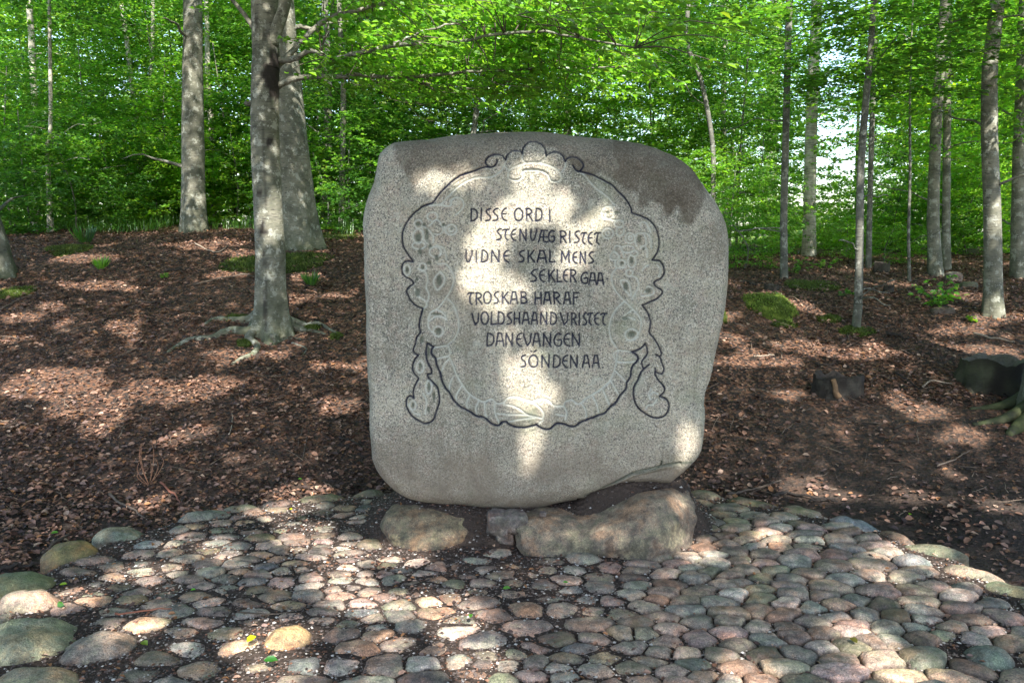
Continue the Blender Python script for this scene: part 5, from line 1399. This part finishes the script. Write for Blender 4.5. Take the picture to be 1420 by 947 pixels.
# part of the rays end on the stone instead of the ground
hgt = r.uniform(4.9, 6.9, len(lx))
t = (hgt - lz) / SD[2]
P = np.stack([lx + SD[0]*t, ly + SD[1]*t, hgt], 1)
ts = (P[:, 1] - YF) / SD[1]                                   # where the ray meets the face plane
sx, sz = P[:, 0] - SD[0]*ts, P[:, 2] - SD[2]*ts
on_stone = (np.abs(sx - 0.16) < 1.0) & (sz > 0.1) & (sz < 2.25)
jx, jy = 0.16 * fbm(lx * 3.5, ly * 3.5, 0, 71, 3), 0.16 * fbm(lx * 3.5, ly * 3.5, 5, 72, 3)
hit = np.zeros(len(lx), bool)
for (cx, cy, rx, ry) in GG:
    hit |= ((lx + jx - cx) / (rx + 0.06)) ** 2 + ((ly + jy - cy) / (ry + 0.075)) ** 2 < 1
hs = np.zeros(len(lx), bool)
for (cx, cz, rx, rz) in GS:
    hs |= ((sx + jx * 0.35 - cx) / (rx + 0.035)) ** 2 + ((sz + jy * 0.35 - cz) / (rz + 0.035)) ** 2 < 1
hit |= (lx + 3*jx > -1.7) & (lx + 3*jx < 2.3) & (ly + 3*jy > 6.9) & (ly < 11.5) & (fbm(lx * 1.3, ly * 1.3, 8, 57, 2) > -0.15)  # opening added so sun reaches the near branch leaves
lit = np.where(on_stone, hs, hit)
thin = fbm(lx * 2.0, ly * 2.0, 3, 55, 3) > 0.50                 # a few chance openings
edge = r.random(len(lx)) < sstep(11.2, 13.4, ly)
keep = ~lit & ~(thin & ~on_stone & (ly > 3)) & ~edge
P = P[keep]
# extra leaves added to keep the stone face shaded outside the fleck gaps
m = 11000
qx_, qz_ = r.uniform(-0.95, 1.25, m), r.uniform(0.0, 2.35, m); hq = r.uniform(4.9, 6.9, m); tq = (hq - qz_) / SD[2]
hq_ = np.zeros(m, bool); jq, jr = 0.16 * fbm(qx_ * 3.5, qz_ * 3.5, 2, 71, 3), 0.16 * fbm(qx_ * 3.5, qz_ * 3.5, 7, 72, 3)
for (cx, cz, rx, rz) in GS: hq_ |= ((qx_ + jq * 0.35 - cx) / (rx + 0.05)) ** 2 + ((qz_ + jr * 0.35 - cz) / (rz + 0.05)) ** 2 < 1
P = np.vstack([P, np.stack([qx_ + SD[0]*tq, YF + SD[1]*tq, hq], 1)[~hq_]])
n = len(P)
az = r.uniform(0, 6.28, n)
D = np.stack([np.cos(az), np.sin(az), r.normal(0, .2, n)], 1)
N = np.stack([r.normal(0, .35, n), r.normal(0, .35, n) - 0.25, np.ones(n)], 1)
L = r.uniform(0.075, 0.115, n)
link('overhead_shade_leaves', leaf_mesh('overhead_shade_leaves', P - D * (L * 0.5)[:, None], D, N, L, L * 0.7, leaf_cols(n, r), M_shade_leaf, six=False),
     label='unseen loose leaves added overhead to shade the clearing and shape its sun flecks', cat='foliage', kind='stuff')
# more unseen leaves added high up, casting broken shade on the wood behind
n = 60000
lx = r.uniform(-17, 17, n); ly = r.uniform(11.5, 27, n)
k = (fbm(lx * 0.42, ly * 0.42, 0, 91, 3) > 0.02) & (np.abs(lx) < 0.75 * ly + 2)
lx, ly = lx[k], ly[k]; n = len(lx); hh = r.uniform(8.8, 11.5, n); t = (hh - 3) / SD[2]
P = np.stack([lx + SD[0]*t, ly + SD[1]*t, hh], 1)
az = r.uniform(0, 6.28, n); D = np.stack([np.cos(az), np.sin(az), r.normal(0, .2, n)], 1)
N = np.stack([r.normal(0, .4, n), r.normal(0, .4, n), np.ones(n)], 1); L = r.uniform(0.13, 0.19, n)
link('high_shade_leaves', leaf_mesh('high_shade_leaves', P, D, N, L, L * 0.7, leaf_cols(n, r), M_shade_leaf, six=False),
     label='unseen leaf patches added high up to cast broken shade on the wood', cat='foliage', kind='stuff')

# ------------------------------------------------------------ moss, stumps, roots, small plants, sticks, fresh leaves
def fuzz(P, r, n, h, col, w=0.004):
    k = r.integers(0, len(P), n); B = P[k] + r.normal(0, 0.006, (n, 3)) * np.array([1, 1, 0])
    D = np.stack([r.normal(0, .45, n), r.normal(0, .45, n), np.ones(n)], 1)
    a = r.uniform(0, 6.28, n); N = np.stack([np.cos(a), np.sin(a), np.zeros(n)], 1)
    c = np.array(col) * r.uniform(0.5, 1.5, (n, 1))
    return B, D, N, h * r.uniform(0.5, 1.3, n), c
def moss_patch(px, py, rx, ry, h, label, seed, bright=1.0):
    c = at(px, py); sc = c[1] * CP / FPX
    a, b = at(px, py - ry), at(px, py + ry)
    Rx, Ry = rx * sc, max(abs(a[1] - b[1]) / 2, 0.05)
    n = 40; th = np.linspace(0, 2*np.pi, n, endpoint=False); V = []
    o = 1 + 0.38 * fbm(np.cos(th)*1.6 + seed, np.sin(th)*1.6, 0, seed, 3)
    fr = np.linspace(1, 0.04, 14)
    for f in fr:
        x = c[0] + Rx * f * o * np.cos(th); y = c[1] + Ry * f * o * np.sin(th)
        z = ground(x, y) + h * (1 - f**2) ** 0.7 * (0.8 + 0.5 * fbm(x*9, y*9, 0, seed, 3)) - (0.02 if f == 1 else 0) + 0.006
        V.append(np.stack([x, y, z], 1))
    V = np.vstack(V); i, j = np.meshgrid(np.arange(13), np.arange(n), indexing='ij')
    a = i*n + j; b = i*n + (j+1) % n
    F = np.stack([a, b, b+n, a+n], -1).reshape(-1, 4)
    col = np.array((0.060, 0.085, 0.014)) * bright
    acc = make_mesh('moss', V - c, F, M_moss, np.broadcast_to(col, (len(V), 3)) * (0.8 + 0.4 * vnoise(V[:, 0]*14, V[:, 1]*14, 0, seed))[:, None])
    root = link('moss_cushion', acc, None, loc=c, label=label, cat='moss')
    rr2 = np.random.default_rng(seed); m = int(min(2600, 500 + 9000 * Rx * Ry * 3))
    B, D, N, L, cc = fuzz(V, rr2, m, 0.024, col * 1.5)
    link('moss_fronds', leaf_mesh('moss_fronds', B - c, D, N, L, 0.007, cc, M_leaf_moss, six=False), root, kind='stuff')
M_leaf_moss = leaf_mat('moss_frond', (0.9, 0.9, 0.9), (0.9, 0.9, 0.9), 0.02)
for k, a in enumerate(((1068, 428, 34, 15, 0.12, 'bright green moss hummock on the slope right of the boulder'),
          (1188, 461, 26, 7, 0.04, 'moss patch round the foot of the crooked young beech'),
          (1150, 443, 18, 5, 0.03, 'narrow dark moss strip left of the crooked young beech'),
          (1120, 397, 36, 7, 0.03, 'thin moss sheet above the bright hummock near the thin dark stem'),
          (1000, 438, 7, 9, 0.04, 'small moss tuft against the right edge of the boulder'),
          (345, 367, 38, 12, 0.04, 'broad dark moss patch left of the nearest beech trunk'),
          (415, 362, 46, 13, 0.04, 'broad moss patch between the nearest beech and the thickest beech'),
          (20, 407, 28, 8, 0.03, 'moss patch beside the leaning trunk at the left edge'),
          (338, 478, 12, 5, 0.03, 'moss pad among the left roots of the nearest beech'),
          (328, 442, 16, 4, 0.03, 'moss pad above the upper left root of the nearest beech'),
          (372, 466, 12, 5, 0.03, 'moss pad in front of the foot of the nearest beech'),
          (432, 457, 14, 4, 0.03, 'moss pad between the right roots of the nearest beech'),
          (467, 468, 9, 4, 0.03, 'moss pad at the tip of the right root'),
          (470, 330, 30, 6, 0.03, 'moss patch on the crest left of the boulder'),
          (95, 345, 34, 4, 0.03, 'low moss strip along the crest at the left'),
          (1088, 452, 20, 4, 0.02, 'faint moss smear below the bright hummock'))):
    moss_patch(a[0], a[1], a[2], a[3], a[4] if k == 0 else a[4] * 0.55, a[5], 400 + k, 1.2 if k == 0 else 0.65)

def stump(px, py, w, h, label, seed, mossv=0.5, jag=0.25, col=(0.075, 0.06, 0.048), sq=(1.0, 0.8), flare=0.35):
    b = at(px, py); m = b[1] * CP / FPX; Rr, H = w * m / 2, h * m
    rr2 = np.random.default_rng(seed); n, nr = 40, 14
    th = np.linspace(0, 2*np.pi, n, endpoint=False); V = []; ms = []
    top = H * (1 + jag * fbm(np.cos(th)*1.7 + seed, np.sin(th)*1.7, 0, seed, 3))
    for i in range(nr):
        f = i / (nr - 1)
        fl = 1 + flare * (1 - f)**2 * (0.5 + 0.5*np.cos(5*th + seed)) + 0.08 * vnoise(np.cos(th)*5, np.sin(th)*5, f*2, seed)
        V.append(np.stack([Rr*fl*np.cos(th)*sq[0], Rr*fl*np.sin(th)*sq[1], -0.08 + (top + 0.08) * f], 1)); ms += [mossv * (0.5 + 0.5 * f)] * n
    body = np.vstack(V); i, j = np.meshgrid(np.arange(nr-1), np.arange(n), indexing='ij')
    a = i*n + j; c = i*n + (j+1) % n; F = np.stack([a, c, c+n, a+n], -1).reshape(-1, 4)
    root = link('tree_stump', None, loc=b, label=label, cat='tree stump')
    link('stump_body', make_mesh('stump_body', body, F, M_stump, None, {'moss': np.array(ms), 'scar': np.clip(0.35 + 0.9*vnoise(body[:, 0]*16, body[:, 1]*16, body[:, 2]*8, seed), 0, 0.8)}), root)
    T = [V[-1]]
    for f, dz in ((0.86, -0.004), (0.72, -0.06*H/0.15), (0.45, -0.25*H), (0.12, -0.3*H)):
        q = V[-1].copy(); q[:, :2] *= f; q[:, 2] += dz + 0.012*vnoise(q[:, 0]*25, q[:, 1]*25, 0, seed); T.append(q)
    Tm = np.vstack(T); i, j = np.meshgrid(np.arange(4), np.arange(n), indexing='ij')
    a = i*n + j; c = i*n + (j+1) % n; F = [tuple(x) for x in np.stack([a, c, c+n, a+n], -1).reshape(-1, 4).tolist()] + [tuple(4*n + k for k in range(n))]
    link('broken_top', make_mesh('broken_top', Tm + np.array([0, 0, .002]), F, M_wood, np.broadcast_to(np.array(col), (len(Tm), 3))), root)
    return root, b, m, Rr, H
st, b, m, Rr, H = stump(1162, 546, 70, 25, 'low dark broken tree stump with a pale wood splinter right of the boulder', 3, 0.05, 0.45, col=(0.045, 0.036, 0.03), sq=(1.0, 0.6), flare=0.15)
V, q, T = tube(catmull([(-Rr*.48, -Rr*.60, H*1.0), (-Rr*.40, -Rr*.66, H*.6), (-Rr*.38, -Rr*.72, H*.25), (-Rr*.25, -Rr*.74, 0)], 10), np.linspace(0.02, 0.026, 10), 7)
link('wood_splinter', make_mesh('wood_splinter', V, [tuple(a) for a in q.tolist()] + [tuple(a) for a in T.tolist()], M_wood, np.broadcast_to(np.array((0.16, 0.10, 0.055)), (len(V), 3))), st)
st2, b, m, Rr2, H2 = stump(1374, 532, 84, 34, 'larger mossy cut stump with roots at the right', 6, 0.45, 0.32, col=(0.13, 0.115, 0.09), sq=(1.0, 0.8), flare=0.5)
stump(1222, 377, 22, 12, 'small dark stump on the crest between the thin stems', 9, 0.2, 0.4)
stump(1232, 406, 14, 10, 'tiny dark stump half way down the right slope', 12, 0.1, 0.5)
stump(1070, 402, 20, 7, 'dark rotten stub just above the bright moss hummock', 13, 0.1, 0.5)
lump('rock', tuple(at(1322, 390) + np.array([0, 0, 0.04])), (0.09, 0.08, 0.08), 61, (0.26, 0.22, 0.19), label='pale pinkish rock beside the leaning beech on the crest', cat='rock', nu=24, nv=14)
lump('rock', tuple(at(1343, 400) + np.array([0, 0, 0.02])), (0.10, 0.06, 0.06), 62, (0.10, 0.10, 0.075), moss=0.5, label='dark mossy rock lump right of the pale pinkish rock', cat='rock', nu=24, nv=14)
lump('rock', tuple(at(1307, 434) + np.array([0, 0, 0.01])), (0.13, 0.05, 0.05), 63, (0.08, 0.065, 0.05), label='dark lump of rotten wood under the leafy bush', cat='wood', nu=24, nv=14)
lump('pebble', tuple(flat(1158, 741) + np.array([0, 0, -0.05])), (0.05, 0.035, 0.03), 64, (0.24, 0.21, 0.16), label='flat pale pebble on the bare soil beyond the paving at the right', cat='stone', nu=18, nv=10)

# roots of the big tree outside the right edge
bt, bb, pp_, _ = tree(1490, 585, 120, [(1490, 400), (1500, 200), (1505, 0)], 80, 'flaring mossy root foot of a big tree cut by the right edge', moss=1.0, flare=0.6, flare_h=0.3, seg=36, nl=0, seed=71, mat=M_bark_dark, rings=90)
for k, (P, r0, r1_) in enumerate((([(1455,560),(1420,560),(1385,566),(1345,568)], 0.15, 0.015), ([(1460,580),(1420,578),(1390,585),(1350,590)], 0.15, 0.02), ([(1470,600),(1430,590),(1408,598),(1398,604)], 0.15, 0.03),
      ([(1490,545),(1440,540),(1420,545),(1400,550)], 0.12, 0.03))):
    Q = catmull(ground_path(P), 18); rad = 0.75 * (r0 + (r1_ - r0) * np.linspace(0, 1, 18) ** 0.6)
    Q[:, 2] += rad * 0.1 + 0.24 * np.exp(-np.arange(18) / 3.5)
    V, q, T = tube(Q - bb, rad, 12, lambda i, th: 1 + 0.10 * vnoise(np.cos(th)*2, np.sin(th)*2, i*0.4, 5))
    link('root', make_mesh('root', V, [tuple(a) for a in q.tolist()] + [tuple(a) for a in T.tolist()], M_stump, None, {'moss': np.full(len(V), 0.7), 'scar': np.zeros(len(V))}), bt)

def plant(px, py, w, h, nleaf, leafL, label, seed, name='seedling', cat='plant', col=1.0):
    b = at(px, py); m = b[1] * CP / FPX; Wd, Hd = w * m / 2, h * m
    rr2 = np.random.default_rng(seed); root = link(name, None, loc=b, label=label, cat=cat)
    a = Acc(); P = []; D = []
    for k in range(max(3, nleaf // 9)):
        az = rr2.uniform(0, 6.28); ln = rr2.uniform(0.5, 1)
        tip = np.array([math.cos(az)*Wd*ln, math.sin(az)*Wd*ln*0.7, Hd*rr2.uniform(0.35, 1.0)])
        Q = catmull([(0, 0, -0.01), tip*np.array([.3, .3, .55]), tip], 8); V, q, T = tube(Q, np.linspace(0.004, 0.0015, 8), 4); a.add(V, q, T, (0.07, 0.06, 0.035))
        for _ in range(9):
            t = rr2.uniform(0.35, 1); p = Q[int(t*7)]; P.append(p + rr2.normal(0, 0.008, 3)); aa = az + rr2.uniform(-1.3, 1.3); D.append((math.cos(aa), math.sin(aa), rr2.uniform(-.3, .3)))
    P, D = np.array(P), np.array(D); n = len(P)
    N = np.stack([rr2.normal(0, .4, n), rr2.normal(0, .4, n) - .2, np.ones(n)], 1); L = leafL * rr2.uniform(.6, 1.2, n)
    link('stem', a.mesh('stem', M_twig), root)
    link('foliage', leaf_mesh('foliage', P, D, N, L, L*0.6, leaf_cols(n, rr2, .7, 1.4) * col, M_leaf), root)
plant(1300, 430, 84, 56, 190, 0.062, 'leafy green bush on the right slope in front of the leaning beech', 81, 'leafy_bush', col=1.5)
plant(1075, 416, 18, 16, 24, 0.035, 'tiny seedling growing out of the bright moss hummock', 82, col=1.2)
plant(1360, 530, 44, 22, 50, 0.04, 'small leafy seedling in front of the larger mossy stump', 83, col=1.2)
plant(1172, 412, 46, 14, 40, 0.05, 'low spreading sprig left of the crooked young beech stem', 84)
plant(1100, 380, 60, 26, 70, 0.055, 'low sprawling beech sprig at the foot of the thin dark stem', 85)
plant(1350, 447, 14, 10, 14, 0.04, 'tiny seedling left of the mid sized beech foot', 86)
plant(1145, 375, 70, 24, 80, 0.055, 'low beech sprig in front of the slender pale trunk', 87)
plant(228, 386, 12, 10, 12, 0.04, 'tiny green seedling on the left slope', 88)
plant(1052, 368, 50, 26, 60, 0.05, 'leafy sprig on the crest just right of the boulder', 89)
plant(1255, 345, 120, 30, 150, 0.06, 'wide pale sprig of beech leaves low on the right crest', 90)

def grass(px, py, w, h, n, label, seed, name='grass_tuft'):
    b = at(px, py); m = b[1] * CP / FPX; rr2 = np.random.default_rng(seed)
    a = rr2.uniform(0, 6.28, n); rad = w*m/2 * rr2.random(n) * 0.35; P = np.stack([np.cos(a)*rad, np.sin(a)*rad, np.zeros(n)], 1)
    D = np.stack([np.cos(a)*rr2.uniform(.1, .9, n), np.sin(a)*rr2.uniform(.1, .9, n), np.ones(n)], 1); N = np.stack([np.cos(a), np.sin(a), -0.3*np.ones(n)], 1)
    L = h*m*rr2.uniform(.6, 1.15, n)
    link(name, leaf_mesh(name, P, D, N, L, 0.007, leaf_cols(n, rr2, .8, 1.5), M_leaf, six=True, fold=0.1), None, loc=b, label=label, cat='grass')
grass(432, 397, 34, 22, 90, 'grass tuft between the nearest beech and the boulder', 91)
grass(140, 374, 24, 20, 60, 'thin grass tuft on the left slope', 92)
grass(118, 338, 40, 26, 90, 'taller grass tuft on the crest near the left', 93)
r = np.random.default_rng(95)
n = 5200; gpx = r.uniform(60, 500, n); Yg = r.uniform(12.6, 15.5, n); x = px_x(gpx, Yg); k = vnoise(x*1.3, Yg*1.3, 0, 4) > -0.15; x, Yg = x[k], Yg[k]; n = len(x)
P = np.stack([x, Yg, ground(x, Yg)], 1); a = r.uniform(0, 6.28, n)
D = np.stack([np.cos(a)*.4, np.sin(a)*.4, np.ones(n)], 1); N = np.stack([np.cos(a), np.sin(a), np.zeros(n)], 1)
link('crest_grass', leaf_mesh('crest_grass', P, D, N, r.uniform(.10, .28, n), 0.011, leaf_cols(n, r, .7, 1.5), M_leaf, six=False), label='thin woodland grass along the left crest', cat='grass', kind='stuff')

sticks = [([(1010,690),(1040,683),(1082,672)], .011, 'curved stick lying just right of the footing stones beyond the paving'),
 ([(1070,694),(1088,687),(1120,692),(1160,700)], .012, 'dark forked root like stick at the back edge of the paving'),
 ([(1120,700),(1140,697),(1165,694)], .008, 'short thin stick beside the dark forked one'),
 ([(1280,541),(1290,532),(1322,536)], .010, 'pale bent stick between the low stump and the mossy stump'),
 ([(1240,520),(1262,534),(1276,545)], .009, 'pale stick right of the low dark stump'),
 ([(60,772),(80,757),(98,746)], .011, 'grey stick leaning across the brown edge stone at the left'),
 ([(152,690),(175,705),(200,722)], .010, 'grey stick lying behind the left edge stones'),
 ([(0,797),(30,791),(62,787)], .013, 'dark stick by the left edge of the paving'),
 ([(222,672),(238,686),(252,702)], .010, 'reddish stick below the dry seedling'),
 ([(0,432),(22,420),(46,411)], .010, 'thin stick on the upper left slope'),
 ([(195,423),(215,421),(240,423)], .012, 'dark short stick in mid left slope'),
 ([(268,397),(300,390),(340,384),(372,392)], .014, 'long curved stick left of the nearest beech'),
 ([(228,379),(250,377),(270,374)], .016, 'thick dark stick high on the left slope'),
 ([(270,340),(300,352),(318,343)], .010, 'pale stick under the straight beech'),
 ([(1229,467),(1243,470),(1258,475)], .018, 'short black log right of the crooked young beech'),
 ([(1128,507),(1145,509),(1162,506)], .010, 'dark stick behind the low stump'),
 ([(1044,496),(1060,497),(1074,496)], .009, 'pale stick on the ground below the moss hummock'),
 ([(1016,450),(1030,455),(1045,462)], .008, 'thin stick right of the boulder shoulder'),
 ([(1350,466),(1378,472),(1408,478)], .012, 'pale stick above the larger mossy stump'),
 ([(1235,612),(1248,602),(1260,592)], .006, 'thin upright leaning twig on the bare soil'),
 ([(1300,650),(1325,640),(1345,628)], .007, 'thin twig on the bare earth at the right'),
 ([(1240,598),(1262,590),(1290,594)], .008, 'dark twig lying below the low stump'),
 ([(1225,540),(1240,552),(1275,560),(1290,556)], .006, 'dark bent twig right of the low stump'),
 ([(1048,398),(1036,393),(1028,395)], .016, 'dark stub of wood on the slope just right of the boulder'),
 ([(195,585),(199,572),(202,560)], .005, 'thin twig in the sunlit leaves'),
 ([(318,605),(322,590),(322,575)], .005, 'thin pale twig below the beech roots'),
 ([(420,640),(424,620),(428,600)], .005, 'thin twig left of the boulder'),
 ([(470,610),(490,616),(505,626)], .008, 'dark twig beside the left flank of the boulder'),
 ([(160,862),(200,858),(240,853)], .005, 'thin reddish twig across the left cobbles'),
 ([(330,858),(380,862),(420,853)], .004, 'long thin twig on the cobbles'),
 ([(930,720),(925,705),(915,700)], .003, 'tiny pale twig on the right end of the footing stone')]
r = np.random.default_rng(33)
for k, (P, rad, lab) in enumerate(sticks):
    Q = catmull(ground_path(P, rad * 0.9 + (0.03 if k in (28, 29) else 0.012)), 14); b = Q[0].copy()
    Q = Q + 0.4 * rad * np.stack([fbm(np.arange(14)*.6, k, j, 3, 2) for j in range(3)], 1) * 3
    V, q, T = tube(Q - b, np.linspace(rad, rad*.5, 14), 6)
    c = np.array((0.085, 0.065, 0.05)) * r.uniform(.5, 1.9) if 'pale' not in lab else np.array((0.26, 0.21, 0.16))
    if 'dark' in lab or 'black' in lab: c = np.array((0.03, 0.024, 0.02))
    if 'reddish' in lab: c = np.array((0.17, 0.07, 0.045))
    link('fallen_stick', make_mesh('fallen_stick', V, [tuple(a) for a in q.tolist()] + [tuple(a) for a in T.tolist()], M_twig, np.broadcast_to(c, (len(V), 3))), None, loc=b, label=lab, cat='stick')
# many more tiny twigs, uncountable
acc = Acc(); r = np.random.default_rng(34)
for _ in range(420):
    y = r.uniform(4.6, 9.5); x = r.uniform(-1, 1) * 0.68 * y
    if float(poly_sd(np.array(x), np.array(y), RIM)) < 0.05: continue
    a = r.uniform(0, 6.28); ln = r.uniform(.06, .28); z = float(ground(x, y))
    Q = np.array([(x + math.cos(a)*ln*t + r.normal(0, .006), y + math.sin(a)*ln*t + r.normal(0, .006), z + .018 + .02*t) for t in (0, .33, .66, 1)])
    Q[:, 2] = ground(Q[:, 0], Q[:, 1]) + 0.018 + r.uniform(0, .02)
    V, q, T = tube(Q, np.linspace(.0035, .0015, 4), 4); acc.add(V, q, T, np.array((.10, .075, .055)) * r.uniform(.4, 2.2))
link('twig_litter', acc.mesh('twig_litter', M_twig), label='tiny broken twigs scattered through the leaf litter', cat='twigs', kind='stuff')
# dry seedling
b = at(207, 672); root = link('dry_seedling', None, loc=b, label='dry reddish leafless seedling catching the sun left of the paving', cat='plant')
r = np.random.default_rng(36)
for k in range(9):
    a = r.uniform(0, 6.28); h = r.uniform(.10, .30); sp_ = r.uniform(.02, .14)
    Q = catmull([(0, 0, -.01), (math.cos(a)*sp_*.7, math.sin(a)*sp_*.7, h*.35), (math.cos(a)*sp_, math.sin(a)*sp_, h*.7), (math.cos(a)*sp_*.8, math.sin(a)*sp_*.8, h)], 10)
    V, q, T = tube(Q, np.linspace(.0035, .0012, 10), 5)
    link('stem', make_mesh('stem', V, [tuple(x) for x in q.tolist()] + [tuple(x) for x in T.tolist()], M_twig, np.broadcast_to(np.array((.30, .15, .09)), (len(V), 3))), root)
# freshly fallen leaves
for k, (px, py, L, col, lab) in enumerate(((366, 930, .075, (0.5, 1.3, 0.6), 'dark green fallen leaf on the grit at the front left'), (343, 906, .07, (4.5, 2.6, .6), 'yellow fallen leaf beside the orange cobble'),
      (90, 849, .06, (1.6, 2.0, .9), 'bright green fallen leaf upright by the big mossy edge stone'), (82, 745, .055, (1.5, 2.1, 1), 'green fallen leaf on the litter left of the paving'), (402, 712, .04, (4.2, 2.5, .5), 'small yellow fallen leaf on the back left cobbles'),
      (697, 829, .05, (1.3, 2.0, .9), 'green fallen leaf on the cobbles in front of the gap between footing stones'), (652, 870, .045, (1.4, 2.0, .9), 'small green fallen leaf left of the centre on the cobbles'), (788, 821, .035, (1.2, 2.1, .8), 'tiny green fallen leaf right of the centre on the cobbles'),
      (272, 830, .03, (1.0, 1.8, .8), 'tiny dark green fallen leaf on the left cobbles'), (197, 905, .06, (1.9, 1.5, .8), 'olive fallen leaf in the grit beside the large rounded cobble'), (83, 820, .045, (2.6, 2.2, .8), 'yellow green fallen leaf by the pale edge stone'),
      (1188, 906, .06, (3.0, 1.1, .8), 'orange brown fallen leaf on the front right cobbles'), (419, 671, .04, (1.6, 2.2, .9), 'light green fallen leaf at the back edge of the paving'), (1262, 719, .05, (2.8, 2.6, 1.2), 'pale yellow fallen leaf on the bare soil at the right'))):
    b = at(px, py) + np.array([0, 0, 0.045 if py > 760 and px > 150 else 0.03]); a = k * 1.3
    up = np.array([[0.1*math.sin(k), -0.35, 1.0]]) if 'upright' not in lab else np.array([[0.1, -1.0, 0.4]])
    me = leaf_mesh('fallen_leaf', np.zeros((1, 3)), np.array([[math.cos(a), math.sin(a)*.6, 0.05]]), up, np.array([L*.75]), np.array([L*.45]), np.array([col], float) * 0.6, M_leaf, fold=0.2)
    link('fallen_leaf', me, None, loc=b, label=lab, cat='leaf')
